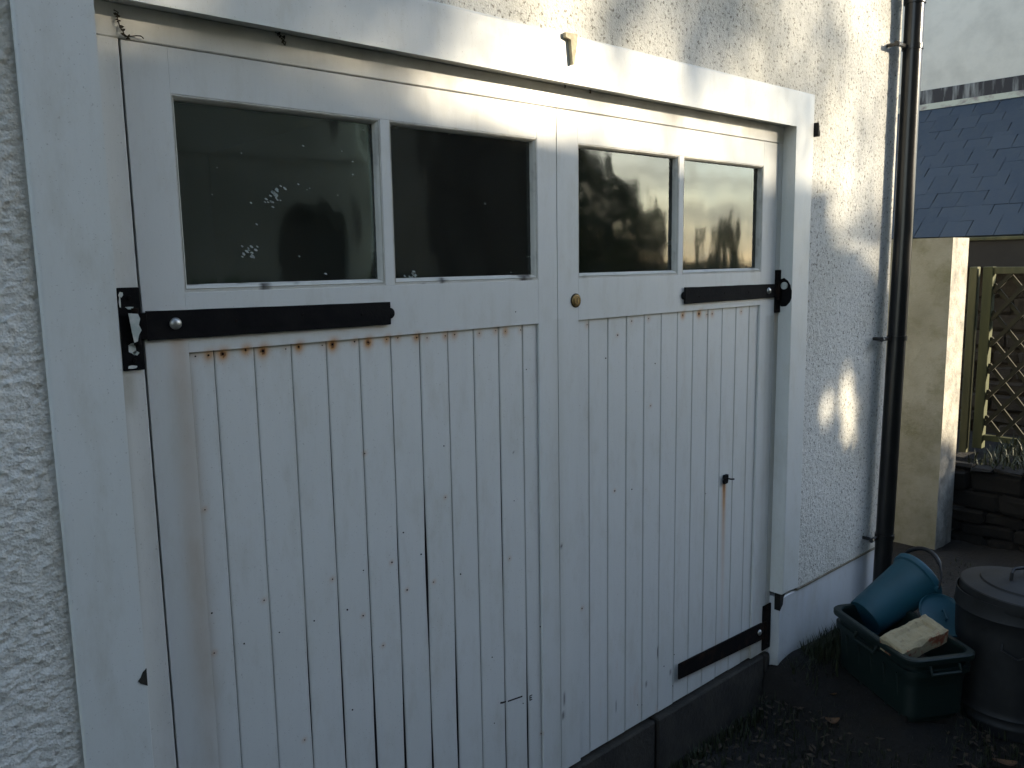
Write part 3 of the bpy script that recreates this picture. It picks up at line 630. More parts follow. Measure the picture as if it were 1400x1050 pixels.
# ------------------------------------------------------------ garden wall / pier
gp = empty('garden_wall', (4.7, .12, 0), 'stained cream rendered wall end with a rough pale edge behind the drainpipe', 'wall')
def wavy(name, x0, x1, y0, y1, z0, z1, m, h=.03, amp=.006, face='x'):
    if face == 'x':
        A = lines(y0, y1, h); B = lines(z0, z1, h); U, V = np.meshgrid(A, B); d = (fbm(U*9, V*9, 3, 4)-.45)*amp*2; d *= np.clip(np.minimum.reduce([U-y0, y1-U, z1-V])/.03, 0, 1); P = np.stack([x0+d, U, V], -1)
    else:
        A = lines(x0, x1, h); B = lines(z0, z1, h); U, V = np.meshgrid(A, B); d = (fbm(U*16, V*16, 13, 4)-.45)*amp*3; d *= np.clip(np.minimum.reduce([U-x0, x1-U, z1-V])/.02, 0, 1); P = np.stack([U, y0+d, V], -1)
    nz, nx = U.shape; idx = np.arange(nz*nx).reshape(nz, nx); F = np.stack([idx[:-1, :-1], idx[:-1, 1:], idx[1:, 1:], idx[1:, :-1]], -1).reshape(-1, 4)
    if face == 'x': F = F[:, ::-1]
    o = raw(name, P.reshape(-1, 3), F.tolist(), m, smooth=True); kid(gp, o); return o
wavy('side_face', 4.70, 0, .12, 3.5, -.1, 1.797, M['olive'])
wavy('end_face', 4.70, 4.925, .12, 0, -.1, 1.797, M['pierend'], h=.012, amp=.004, face='y')
o = raw('wall_core', [(4.7, .12, 1.797), (4.925, .12, 1.797), (4.925, 3.5, 1.797), (4.7, 3.5, 1.797), (4.925, .12, -.1), (4.925, 3.5, -.1), (4.7, 3.5, -.1)], [(0, 1, 2, 3), (4, 5, 2, 1), (3, 2, 5, 6)], M['pierend']); kid(gp, o)
b = MB(); b.tube([(4.72, .50, 1.797), (4.722, .505, 1.83), (4.725, .50, 1.845)], [.007, .006, .003], 6); b.build('broken_glass_tip', M['chipped'], gp)

# ------------------------------------------------------------ trellis gate
tg = empty('trellis', (5.8, .1, .50), 'green stained timber trellis with diamond lattice beside the wall end', 'trellis')
b = MB(); b.box(5.785, 5.84, .360, .407, .30, 1.630, .003); b.build('post', M['palewood'], tg)
b = MB(); b.box(5.78, 5.84, .267, .325, .46, 1.630, .003); b.build('post', M['greenwood'], tg)
b = MB(); b.box(5.78, 5.84, -.70, -.645, .30, 1.630, .003); b.build('post', M['greenwood'], tg)
b = MB(); b.box(5.79, 5.83, -.645, .2665, 1.586, 1.628, .002); b.build('rail', M['palewood'], tg)
b = MB(); b.box(5.79, 5.83, -.645, .2665, .515, .550, .002); b.build('rail', M['greenwood'], tg)
ya, yb, za, zb_ = -.645, .2665, .550, 1.586; sl_ = .145/.118
def clip(y0, s):      # line z = za + s*(y-y0)
    pts = []
    for yy in (ya, yb):
        z = za + s*(yy-y0)
        if za-1e-9 <= z <= zb_+1e-9: pts.append((yy, z))
    for zz in (za, zb_):
        y = y0 + (zz-za)/s
        if ya < y < yb: pts.append((y, zz))
    return pts[:2] if len(pts) >= 2 else None
for s, xo in ((sl_, 5.817), (-sl_, 5.800)):
    y0 = ya - (zb_-za)/sl_ if s > 0 else ya
    while y0 < yb + ((zb_-za)/sl_ if s < 0 else 0):
        c = clip(y0+.0, s)
        if c and math.hypot(c[0][0]-c[1][0], c[0][1]-c[1][1]) > .05:
            (a0, b0), (a1, b1) = c; d = Vector((0, a1-a0, b1-b0)); L_ = d.length; nrm = Vector((0, -d.z, d.y)).normalized()*.0115
            P = [Vector((xo, a0, b0)), Vector((xo, a1, b1))]
            v = []
            for x_ in (-.0080, .0080):
                for p in P:
                    for k in (-1, 1): v.append(p+nrm*k+Vector((x_, 0, 0)))
            o = raw('lath', v, [(0, 1, 3, 2), (4, 6, 7, 5), (0, 4, 5, 1), (2, 3, 7, 6), (0, 2, 6, 4), (1, 5, 7, 3)], M['lath']); kid(tg, o)
        y0 += .138

# ------------------------------------------------------------ neighbouring house with lean-to slate roof
nh = empty('neighbour_house', (8.5, 1, 0), 'pale rendered house with a blue slate lean-to roof beyond the drainpipe', 'house')
o = raw('upper_wall', [(8.05, -1, 2.8), (8.05, 8, 2.8), (8.05, 8, 7.5), (8.05, -1, 7.5), (14, 8, 2.8), (14, -1, 2.8), (14, 8, 7.5), (14, -1, 7.5)], [(0, 3, 2, 1), (1, 2, 6, 4), (3, 0, 5, 7), (3, 7, 6, 2)], M['housepaint']); kid(nh, o)
b = MB(); b.box(8.02, 8.06, -1, 8, 3.055, 3.185); b.build('flashing', M['tar'], nh)
b = MB(); b.prism([(7.975, 3.005), (8.045, 3.005), (8.045, 3.062), (8.012, 3.062)], -1, 8, 'y')
o = b.build('mortar_fillet', M['mortar'], nh)
ex, ez, tx, tz = 6.60, 1.842, 8.02, 3.02; sv = Vector((tx-ex, 0, tz-ez)); SLN = sv.length; sv.normalize(); nv = Vector((-sv.z, 0, sv.x))
o = raw('roof_deck', [Vector((ex, -1, ez))-nv*.03, Vector((tx, -1, tz))-nv*.03, Vector((tx, 8, tz))-nv*.03, Vector((ex, 8, ez))-nv*.03], [(0, 1, 2, 3)], M['oppdark']); kid(nh, o)
gauge, wid = .180, .185; ncourse = int(SLN/gauge)+1
slate_me = {}
for var in range(5):
    hh = gauge*1.35; w2 = wid/2-.0022; z_ = R.uniform(-.004, .004); ch = R.uniform(-.004, .006)
    v = [(-w2, 0, 0), (w2, ch*.5, 0), (w2, hh, .0), (-w2, hh, 0), (-w2, 0, .007), (w2, ch*.5, .0075), (w2, hh, .0015), (-w2, hh, .0015)]
    me = bpy.data.meshes.new('slate'); me.from_pydata(v, [], [(0, 3, 2, 1), (4, 5, 6, 7), (0, 1, 5, 4), (1, 2, 6, 5), (2, 3, 7, 6), (3, 0, 4, 7)]); me.materials.append(M['slate']); slate_me[var] = me
for c in range(ncourse):
    for k in range(-9, 21):
        y = (k+(.5 if c % 2 else 0))*wid + .08
        if y < -.95 or y > 3.6: continue
        p = Vector((ex, y, ez)) + sv*(c*gauge-.01) + nv*(.002+.004*R.random())
        rot = Matrix((Vector((0, -1, 0)), sv, nv)).transposed()   # local x along -y, local y up the slope
        rot = rot.to_4x4() @ Matrix.Rotation(R.uniform(-.012, .012), 4, 'Z') @ Matrix.Rotation(.022, 4, 'X')
        o = bpy.data.objects.new('slate', slate_me[R.randrange(5)]); COL.objects.link(o); o.parent = nh
        o.matrix_parent_inverse = Matrix.Translation(nh.location).inverted(); o.matrix_basis = Matrix.Translation(p) @ rot
b = MB(); b.box(6.575, 6.615, -1, 8, 1.808, 1.834, .004); b.build('gutter_lip', M['palewood'], nh)
b = MB(); b.box(6.60, 6.64, -1, 8, 1.615, 1.810); b.build('fascia_board', M['blackboard'], nh)
# rubble wall under the eaves
def rubble(parent, x, ya, yb, z0, z1, hr, wr, m, depth=.12, joint=.012, name='stone', batter=0):
    z = z0
    while z < z1-.02:
        h = min(R.uniform(*hr), z1-z); y = ya - R.uniform(0, .1)
        while y < yb:
            w = R.uniform(*wr); bb = MB(); n = 6
            pr = R.uniform(-.012, .014)
            bb.box(x-pr+batter*(z-z0), x+depth, y+joint/2, y+w-joint/2, z+joint/2, z+h-joint/2, min(h, w)*.16)
            tl = R.uniform(-.012, .012)
            for v in bb.bm.verts: v.co += Vector((R.uniform(-.010, .006), R.uniform(-.009, .009), R.uniform(-.008, .008)+tl*(v.co.y-y)/w))
            bb.build(name, m, parent); y += w
        z += h
b = MB(); b.box(6.80, 6.95, -1, 8, -.1, 1.75); b.build('lower_wall', M['stone'], nh)
rubble(nh, 6.77, -.75, 1.35, .35, 1.42, (.09, .15), (.16, .36), M['stone'], .06)

# ------------------------------------------------------------ low bank under the trellis
bk = empty('stone_bank', (5.0, -.4, 0), 'low dark stone retaining bank under the trellis, soil and stems on its ledge', 'retaining wall')
b = MB(); b.box(5.02, 6.58, -2.4, .115, -.1, .50, .03); b.box(5.6, 6.58, .118, .9, -.1, .42, .03); b.build('earth_fill', M['soil'], bk)
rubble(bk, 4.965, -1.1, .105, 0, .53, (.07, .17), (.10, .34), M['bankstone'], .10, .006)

# ------------------------------------------------------------ crate, bucket, brick, lid, dustbin
cr_ = empty('recycling_crate', (3.0, -.4, 0), 'dark green plastic crate against the foot of the drainpipe holding a bucket and a brick', 'crate')
O0 = Vector((3.005, -.13, 0)); uL = Vector((-.516, -.856, 0)).normalized(); uW = Vector((.93, -.37, 0)).normalized(); uW = (uW-uL*uW.dot(uL)).normalized()
LL, WW, HH = .470, .262, .345
def rrect(inset, z, rad=.045, n=6):
    pts = []; l0, l1, w0, w1 = inset, LL-inset, inset, WW-inset; r = max(rad-inset*.3, .01)
    for (cx, cy, a0) in ((l1-r, w1-r, 0), (l0+r, w1-r, 90), (l0+r, w0+r, 180), (l1-r, w0+r, 270)):
        for k in range(n+1):
            a = math.radians(a0+90*k/n); pts.append(O0 + uL*(cx+r*math.cos(a)) + uW*(cy+r*math.sin(a)) + Vector((0, 0, z)))
    return pts
def loft(rings, close0=True, close1=False):
    b = MB(); rr = [[b.bm.verts.new(p) for p in ring] for ring in rings]
    for a, c in zip(rr, rr[1:]):
        for k in range(len(a)): b.bm.faces.new((a[k], a[(k+1) % len(a)], c[(k+1) % len(a)], c[k]))
    if close0: b.bm.faces.new(rr[0])
    if close1: b.bm.faces.new(rr[-1])
    return b
b = loft([rrect(.036, .092), rrect(.030, .11), rrect(.012, .27), rrect(.010, .272), rrect(.002, .274), rrect(.001, .296), rrect(.010, .298), rrect(.008, .330), rrect(.015, .332), rrect(.018, .12), rrect(.05, .10)], True, True)
b.build('tub', M['crate'], cr_, ang=35)
b = loft([rrect(.007, .322), rrect(-.006, .322), rrect(-.008, .326), rrect(-.008, .341), rrect(-.004, .345), rrect(.012, .345), rrect(.015, .340), rrect(.015, .322)], False, False)
b.build('rim', M['crate'], cr_, ang=35)
for (l, w, dl_, dw) in ((LL*.5, -.006, .06, 0), (LL+.004, WW*.5, 0, .055)):
    b = MB(); c = O0+uL*l+uW*w
    if dl_: b.tube([c-uL*dl_+Vector((0, 0, .318)), c-uL*dl_-uW*.010+Vector((0, 0, .292)), c+uL*dl_-uW*.010+Vector((0, 0, .292)), c+uL*dl_+Vector((0, 0, .318))], .006, 8)
    else: b.tube([c-uW*dw+Vector((0, 0, .318)), c-uW*dw+uL*.010+Vector((0, 0, .292)), c+uW*dw+uL*.010+Vector((0, 0, .292)), c+uW*dw+Vector((0, 0, .318))], .006, 8)
    b.build('grip', M['crate'], cr_)
# ribs on the visible long side
for k in range(5):
    c = O0+uL*(.09+.075*k); b = MB(); b.tube([c+uW*.030+Vector((0, 0, .10)), c+uW*.0105+Vector((0, 0, .262))], .004, 6); b.build('rib', M['crate'], cr_)
b = MB(); b.prism([((O0+uL*(LL*f)+uW*(WW*g)).x, (O0+uL*(LL*f)+uW*(WW*g)).y) for f, g in ((.1, .12), (.9, .12), (.9, .88), (.1, .88))], .05, .235, 'z')
o = b.build('leaf_litter', M['soil']); tag(o, 'dark damp soil and rubbish half filling the green crate', 'rubbish')

B0 = Vector((3.075, -.232, .305)); B1 = Vector((3.315, -.334, .441)); ax = (B1-B0).normalized(); BL = (B1-B0).length
zx = ax; xx = Vector((0, 0, 1)).cross(zx).normalized(); yx = zx.cross(xx); bmx = Matrix((xx, yx, zx)).transposed().to_4x4(); bmx = Matrix.Translation(B0) @ bmx
bu = empty('bucket', B0, 'blue plastic bucket lying tilted in the green crate, mouth towards the bin', 'bucket')
ra, rb = .076, .098
b = MB(); b.lathe([(0, .004), (ra*.93, .004), (ra*.97, 0), (ra, .004), (ra+.004, .05), (rb-.004, BL-.04), (rb-.0025, BL-.038), (rb, BL-.004), (rb-.003, BL-.004), (rb-.008, BL-.05), (ra-.002, .012), (0, .010)], 48, bmx); b.build('pail', M['bucket'], bu, ang=50)
b = MB(); b.lathe([(rb-.001, BL-.026), (rb+.007, BL-.022), (rb+.009, BL-.012), (rb+.009, BL-.001), (rb+.005, BL+.003), (rb-.003, BL+.003), (rb-.004, BL-.006)], 48, bmx); b.build('rim', M['bucket'], bu, ang=50)
# pouring lip and ears
for s in (-1, 1):
    b = MB(); c = bmx @ Vector((s*(rb+.008), 0, BL-.022)); b.tube([c, c+xx*s*.010], .011, 14); b.build('ear', M['bucket'], bu, ang=50)
# bail handle
pts = []
for k in range(19):
    t = math.pi*k/18; l = Vector((0, -1, .0))
    pts.append(bmx @ Vector((math.cos(t)*(rb+.016), 0, BL-.022) ) + (yx*.62+zx*.78).normalized()*math.sin(t)*.125 if (yx.z > 0) else bmx @ Vector((math.cos(t)*(rb+.016), 0, BL-.022)) + (yx*-.62+zx*.78).normalized()*math.sin(t)*.125)
b = MB(); b.tube(pts, [.0042 if (k < 5 or k > 13) else .0085 for k in range(19)], 10); b.build('handle', M['rubber'], bu, ang=50)
# blue lid wedged behind
lc = Vector((3.215, -.470, .345)); ln = Vector((-.35, -.45, .82)).normalized(); lx = ln.orthogonal().normalized(); lm = Matrix.Translation(lc) @ Matrix((lx, ln.cross(lx), ln)).transposed().to_4x4()
lid = empty('plastic_lid', lc, 'round blue plastic lid wedged between the crate and the dustbin', 'lid')
b = MB(); b.lathe([(0, -.004), (.078, -.004), (.084, .002), (.090, .002), (.094, .010), (.090, .013), (.085, .006), (.078, .002), (0, .002)], 40, lm); b.build('disc', M['bucket'], lid, ang=50)
b = MB(); b.tube([lm @ Vector((-.02, 0, .002)), lm @ Vector((-.02, 0, .015)), lm @ Vector((.02, 0, .015)), lm @ Vector((.02, 0, .002))], .004, 8); b.build('tab', M['bucket'], lid)

# brick with mortar crust and frog
pB = Vector((2.795, -.492, .350)); pA = Vector((2.838, -.408, .372)); pC = Vector((2.990, -.570, .400))
e1 = (pC-pB).normalized(); e2 = (pA-pB); e2 = (e2-e1*e2.dot(e1)).normalized(); e3 = e1.cross(e2)
if e3.z < 0: e3 = -e3
bmm = Matrix.Translation(pB) @ Matrix((e1, e2, e3)).transposed().to_4x4()
nx_, ny_ = 34, 17; xs = np.linspace(0, .213, nx_); ys = np.linspace(0, .102, ny_); X, Y = np.meshgrid(xs, ys)
def ss(a, c, v): t = np.clip((v-a)/(c-a), 0, 1); return t*t*(3-2*t)
Z = -.010*ss(.028, .040, X)*ss(.185, .173, X)*ss(.022, .034, Y)*ss(.082, .070, Y) + (fbm(X*60, Y*60, 4)-.45)*.010
edge = np.minimum.reduce([X, .213-X, Y, .102-Y]); Z = Z - .006*np.exp(-(edge/.004)) - .012*np.exp(-((X-.09)/.02)**2)*np.exp(-(Y/.008)**2)
Xj = X + (fbm(X*30, Y*30, 9)-.45)*.008; Yj = Y + (fbm(X*30, Y*30, 19)-.45)*.008
top = np.stack([Xj, Yj, Z], -1).reshape(-1, 3); idx = np.arange(nx_*ny_).reshape(ny_, nx_)
F = np.stack([idx[:-1, :-1], idx[:-1, 1:], idx[1:, 1:], idx[1:, :-1]], -1).reshape(-1, 4).tolist()
ring = list(idx[0, :]) + list(idx[1:, -1]) + list(idx[-1, -2::-1]) + list(idx[-2:0:-1, 0]); V = top.tolist(); nb = len(V); k = len(ring)
V += [[top[i][0]*.99+.001, top[i][1]*.98+.001, -.030+R.uniform(-.002, .002)] for i in ring]; V += [[top[i][0]*.98+.002, top[i][1]*.96+.002, -.060] for i in ring]
for r_ in range(2):
    for i in range(k):
        j = (i+1) % k; a = ring[i] if r_ == 0 else nb+i; a2 = ring[j] if r_ == 0 else nb+j; F.append([int(a2), int(a), nb+r_*k+i, nb+r_*k+j])
F.append([nb+k+i for i in range(k)][::-1])
o = raw('brick', [bmm @ Vector(p) for p in V], F, M['brick']); ba = np.zeros((len(V), 4)); ba[nb:, 1] = 1; ba[:nb, 1] = (.45*np.exp(-edge/.006)+.35*np.exp(-Y/.02)).ravel(); set_attr(o.data, 'stain', ba); tag(o, 'old brick crusted with pale mortar resting on the rim of the green crate', 'brick')

# dustbin
bx_, by_ = 3.285, -.690
db = empty('dustbin', (bx_, by_, 0), 'galvanised metal dustbin with lid at the right edge beside the green crate', 'dustbin')
T = Matrix.Translation((bx_, by_, 0))
prof = [(0, .012), (.178, .012), (.180, 0), (.185, .002), (.186, .030), (.189, .036), (.191, .042), (.189, .048), (.186, .054), (.187, .07), (.191, .076), (.187, .082)]
prof += [(.187+.010*(z-.082)/.40, z) for z in np.linspace(.10, .42, 8)] + [(.199, .425), (.202, .432), (.199, .439), (.198, .47), (.198, .49), (.194, .49), (.190, .40), (.18, .02), (0, .016)]
b = MB(); b.lathe(prof, 72, T)
b.build('body', M['zinc'], db, ang=40)
b = MB()
prof = [(.201, .462), (.212, .462), (.2135, .466), (.2125, .502), (.209, .506), (.200, .508), (.150, .518), (.146, .524), (.10, .534), (.045, .542), (0, .545)]
b.lathe(prof, 72, T @ Matrix.Rotation(math.radians(2.0), 4, 'Y') @ Matrix.Rotation(math.radians(2.5), 4, 'X')); ld = b.build('lid', M['zinc'], db, ang=35)
b = MB(); b.tube([(bx_-.045, by_+.01, .540), (bx_-.042, by_+.01, .566), (bx_-.02, by_+.01, .576), (bx_+.02, by_-.01, .576), (bx_+.042, by_-.01, .566), (bx_+.045, by_-.01, .540)], .006, 8); kid(ld, b.build('lid_handle', M['zinc'], ang=40))
for a in (200, 20):
    c = Vector((bx_+.196*math.cos(math.radians(a)), by_+.196*math.sin(math.radians(a)), .36)); t_ = Vector((-math.sin(math.radians(a)), math.cos(math.radians(a)), 0)); o_ = Vector((math.cos(math.radians(a)), math.sin(math.radians(a)), 0))
    b = MB(); b.tube([c-t_*.05, c-t_*.05+o_*.012-Vector((0, 0, .02)), c+o_*.014-Vector((0, 0, .045)), c+t_*.05+o_*.012-Vector((0, 0, .02)), c+t_*.05], .004, 8); b.build('side_handle', M['zinc'], db, ang=40)

# ------------------------------------------------------------ ground cover
def blades(name, n, region, hgt, m, label=None, lean=.5, w=.003):
    V = []; F = []
    for _ in range(n):
        x, y, z, s = region(); h = R.uniform(*hgt)*s; a = R.uniform(0, 6.28); dx, dy = math.cos(a), math.sin(a); ln_ = R.uniform(.1, lean)*h; ww = w*R.uniform(.6, 1.3)
        px_, py_ = -dy*ww, dx*ww; i = len(V)
        V += [(x-px_, y-py_, z-.01), (x+px_, y+py_, z-.01), (x+dx*ln_*.4+px_*.7, y+dy*ln_*.4+py_*.7, z+h*.6), (x+dx*ln_*.4-px_*.7, y+dy*ln_*.4-py_*.7, z+h*.6), (x+dx*ln_, y+dy*ln_, z+h*.95)]
        F += [(i, i+1, i+2, i+3), (i+3, i+2, i+4)]
    o = raw(name, V, F, m); tag(o, label, kind='stuff'); return o
def reg_wall():
    x = R.uniform(2.76, 3.3) if R.random() < .8 else R.uniform(2.1, 2.76); return x, (-.06-abs(R.gauss(0, .05))) if x > 2.76 else -.03-abs(R.gauss(0, .03)), .12 if x > 2.9 else (.09 if x > 2.76 else .0), (1.0 if x > 2.78 else .5)
blades('grass', 1500, reg_wall, (.03, .105), M['grass'])
def reg_g(): 
    x = R.uniform(1.7, 4.6); y = R.uniform(-1.3, -.02); return x, y, .075*min(1, max(0, (x-2.55)/.35))*min(1, max(0, (y+.8)/.35)), 1
blades('grass', 9000, reg_g, (.008, .045), M['grass'], w=.0022)
def reg_b(): return R.uniform(5.0, 5.8), R.uniform(-.9, .1), .49, 1
blades('grass', 1500, reg_b, (.03, .12), M['grass'], w=.005, lean=1.1)
def reg_p(): return R.uniform(3.75, 4.9), R.uniform(-.7, .5), 0, 1
blades('grass', 2600, reg_p, (.02, .08), M['grass'], w=.003)
# leaf litter: the big orange-brown leaves one can pick out, plus a scatter
def leaf_mesh(L_, Wd, curl):
    V = []; F = []; n = 7
    for k in range(n+1):
        t = k/n; w_ = Wd*math.sin(math.pi*min(t*.96+.02, 1))**.8*(1+.18*math.sin(t*22)); zc = curl*(t-.5)**2*4*.01
        V += [(L_*(t-.5), -w_, zc+.006), (L_*(t-.5), 0, zc), (L_*(t-.5), w_, zc+.004)]
    for k in range(n):
        i = 3*k; F += [(i, i+3, i+4, i+1), (i+1, i+4, i+5, i+2)]
    me = bpy.data.meshes.new('fallen_leaf'); me.from_pydata(V, [], F); me.materials.append(M['leafl']); return me
lm1, lm2 = leaf_mesh(.085, .024, .8), leaf_mesh(.05, .018, 1.2)
for me, x, y, z, rz, lab in ((lm1, 2.885, -.498, .100, .4, 'largest orange brown leaf lying on the soil in front of the green crate'), (lm2, 2.945, -.512, .100, 1.9, 'smaller curled brown leaf touching the largest leaf before the crate'),
                        (lm2, 2.82, -.235, .085, .9, 'pale brown leaf on the soil between the crate and the hinge corner'), (lm1, 2.925, -.79, .016, 2.4, 'orange brown leaf near the foot of the dustbin at the bottom edge'), (lm2, 2.70, -.30, .05, 2.2, 'dull leaf lying on the soil below the right door leaf')):
    o = bpy.data.objects.new('fallen_leaf', me); COL.objects.link(o); o.location = (x, y, z); o.rotation_euler = (R.uniform(-.2, .2), R.uniform(-.2, .2), rz); tag(o, lab, 'leaf', 'fallen leaves on the soil')
V = []; F = []
for _ in range(2200):
    x, y = R.uniform(1.7, 4.5), R.uniform(-1.3, -.03); 
    if math.hypot(x-bx_, y-by_) < .2: continue
    s = R.uniform(.006, .018); a = R.uniform(0, 6.28); z = .004+R.uniform(0, .012)+.075*min(1, max(0, (x-2.55)/.35))*min(1, max(0, (y+.8)/.35)); i = len(V)
    for k, (p, q) in enumerate(((-1, 0), (0, -.45), (1, 0), (0, .45))):
        V.append((x+s*(p*math.cos(a)-q*math.sin(a)), y+s*(p*math.sin(a)+q*math.cos(a)), z+R.uniform(-.003, .006)))
    F.append((i, i+1, i+2, i+3))
o = raw('leaf_scatter', V, F, simple('small_dead_leaves', (.075, .052, .03), (.035, .027, .018), 30, .9)); tag(o, kind='stuff')

# ------------------------------------------------------------ across the yard: the building and greenery that shade and reflect in the doors
oh = empty('opposite_house', (0, -6, 0), 'grey rendered house with an arched doorway facing the garage across the yard', 'house')
# wall with an arched opening
ac, aw, ah = 4.21, .42, 1.93
arch = [(ac-aw, 0)] + [(ac-aw*math.cos(math.pi*k/16), ah+aw*math.sin(math.pi*k/16)) for k in range(17)] + [(ac+aw, 0)]
b = MB()
out = [(-8, -.1), (ac-aw, -.1)] + arch + [(ac+aw, -.1), (5.72, -.1), (5.72, 4.01), (4.86, 4.06), (4.86, 6.6), (-8, 6.6)]
b.prism(out, -6.0, -6.35); b.build('front_wall', M['oppwall'], oh)
o = raw('rear_walls', [(-8, -6.3, 0), (-8, -13, 0), (-8, -13, 6.6), (-8, -6.3, 6.6), (4.8, -6.3, 0), (4.8, -13, 0), (4.8, -13, 6.6), (4.8, -6.3, 6.6)], [(0, 1, 2, 3), (4, 7, 6, 5), (1, 5, 6, 2), (3, 2, 6, 7)], M['oppwall']); kid(oh, o)
b = MB(); b.box(ac-aw, ac+aw, -6.30, -6.24, 0, ah+aw); b.build('door', M['oppdark'], oh)
b = MB(); b.prism([(-8.3, 6.6), (4.95, 6.6), (4.95, 6.75), (-8.3, 6.75)], -5.8, -13.2); b.build('roof', M['rooftile'], oh)
b = MB(); b.box(-7.9, 4.75, -6.0, -5.97, 2.72, 2.80, .005); b.build('string_course', M['oppwall'], oh)
sh = empty('timber_shed', (6.5, -6, 0), 'dark boarded shed with a low flat roof beside the opposite house', 'shed')
xk = 5.725
while xk < 7.25:
    b = MB(); b.box(xk, xk+.146, -6.03, -6.0, 0, 3.85, .003); b.build('board', M['oppdark'], sh); xk += .15
b = MB(); b.prism([(5.725, 0), (7.22, 0), (7.22, 3.87), (5.725, 3.97)], -6.035, -8.5); b.build('shed_body', M['oppdark'], sh)
b = MB(); b.prism([(4.82, 4.04), (7.30, 3.86), (7.30, 3.945), (4.82, 4.125)], -5.90, -8.6); b.build('shed_roof', M['rooftile'], sh)

def leaves(name, pts, size, m, parent, seed=1):
    rg = np.random.RandomState(seed); n = len(pts); P = np.array(pts)
    d = rg.normal(size=(n, 3)); d /= np.linalg.norm(d, axis=1)[:, None]; e = np.cross(d, rg.normal(size=(n, 3))); e /= np.linalg.norm(e, axis=1)[:, None]
    s = (size*rg.uniform(.6, 1.4, n))[:, None]; V = np.stack([P-d*s, P-e*s*.45, P+d*s, P+e*s*.45], 1).reshape(-1, 3)
    i = np.arange(n)*4; F = np.stack([i, i+1, i+2, i+3], 1).tolist(); o = raw(name, V, F, m); kid(parent, o); return o
# big evergreen shrub beside the shed
bs = empty('evergreen_shrub', (8.8, -6.2, 0), 'large dense evergreen shrub beyond the dark shed across the yard', 'shrub')
cx_ = np.array([7.2, 7.45, 7.8, 8.2, 8.6, 8.95, 9.4, 9.84, 10.1, 10.25]); cz_ = np.array([3.91, 3.84, 3.60, 3.28, 3.02, 2.85, 2.66, 2.38, 2.0, 1.5])
rg = np.random.RandomState(4); P = []
while len(P) < 46000:
    x = rg.uniform(7.2, 10.3) if rg.uniform() < .6 else rg.uniform(7.2, 8.1); z = rg.uniform(0, 3.95); zt = np.interp(x, cx_, cz_) + .10*math.sin(x*9)*.6
    if z > zt: continue
    dep = .9*min(1, (zt-z)/.7+.15); y = -6.0 - rg.uniform(0, dep)
    # gaps cut in the leaves, shaped to throw sun patches on the wall
    xs_, zs_ = x+(y+6)*.7265-4.36, z+(y+6)*.34-2.04
    if ((xs_-3.04)/.052)**2+((zs_-1.10)/.11)**2 < 1 or ((xs_-3.225+(zs_-1.05)*.22)/.072)**2+((zs_-1.08)/.20)**2 < 1: continue
    P.append((x, y, z))
leaves('foliage', P, .055, M['leaf'], bs, 5)
b = MB()
for k in range(6): x = 7.9+.38*k; b.tube([(8.8+.1*k, -6.4, 0), (x, -6.5, 1.0), (x+.1, -6.6, min(2.4, np.interp(x, cx_, cz_)-.3))], [.05, .035, .015], 7)
b.build('stem', M['bark'], bs)

# tree behind the shed whose stems and leaves dapple the sunlight
def dap(xs_, zs_, Y): return (xs_+Y*.7265, -Y, zs_+Y*.34)
tr = empty('tree', dap(2.2, 0, 12.0)[:2] + (0,), 'tall many-stemmed tree with drooping twigs behind the dark shed', 'tree')
b = MB(); tx0 = dap(2.2, 0, 12)[0]
b.tube([(tx0, -12, 0), (tx0+.05, -12, 2), (tx0-.05, -12.05, 4.2), (tx0+.1, -12, 5.6)], [.22, .19, .15, .11], 12); b.build('trunk', M['bark'], tr)
b = MB(); P = []
stems = [(.62, .9), (1.02, 1.0), (1.35, .8), (2.05, 1.0), (2.35, .7), (2.62, .5), (2.80, .5), (3.0, .6), (3.22, .5), (3.42, .7), (3.75, 1), (4.1, 1), (2.48, .35), (2.72, .3), (2.90, .4), (3.10, .3), (3.32, .35), (3.52, .5), (1.88, .4), (2.2, .4), (.82, .6), (.2, 1), (-.3, 1), (1.7, .5), (4.5, 1)]
for xs_, w_ in stems:
    x, y, z = dap(xs_, 1.75, 12+R.uniform(-.6, .6)); l = R.uniform(-.05, .05)
    b.tube([(tx0, -12, 5.2), (x*.4+tx0*.6, y, 5.75+R.uniform(0, .3)), (x, y, 5.95), (x+l, y, 6.6), (x+2*l, y, 7.6), (x+.2, y, 8.6)], [.06, .045*w_+.01, .04*w_, .035*w_, .028*w_, .01], 7)
    for q in range(int(60*w_)):
        t = R.random(); P.append((x+l*t*2+R.gauss(0, .05+.05*w_), y+R.gauss(0, .15), 5.9+t*2.6))
b.build('limb', M['bark'], tr)
for (cx, cz, rx, rz, n) in ((.95, 2.38, .42, .20, 200), (.75, 2.70, .5, .22, 260), (1.75, 2.3, .10, .2, 60), (2.35, 2.55, .30, .25, 170), (2.75, 2.7, .3, .2, 80), (2.1, 2.35, .12, .3, 110), (2.95, 2.45, .22, .35, 60), (3.3, 2.2, .18, .3, 50), (-.2, 2.5, .5, .7, 900), (.2, 2.35, .16, .35, 200), (.72, 2.2, .30, .16, 230), (1.12, 2.2, .16, .20, 130), (1.0, 2.3, .5, .2, 200), (1.85, 2.45, .12, .3, 90), (2.3, 2.35, .25, .25, 50), (2.7, 2.3, .3, .3, 40), (1.6, 3.0, .8, .2, 200), (3.0, 2.95, .8, .3, 150), (4.3, 2.3, .5, .9, 260), (2.75, 2.2, .08, .15, 30)):
    for _ in range(n):
        u, v = R.gauss(0, .5), R.gauss(0, .5); x, y, z = dap(cx+u*rx, cz+v*rz, 12+R.uniform(-.7, .7)); y_ = y; P.append((x, y_, z))
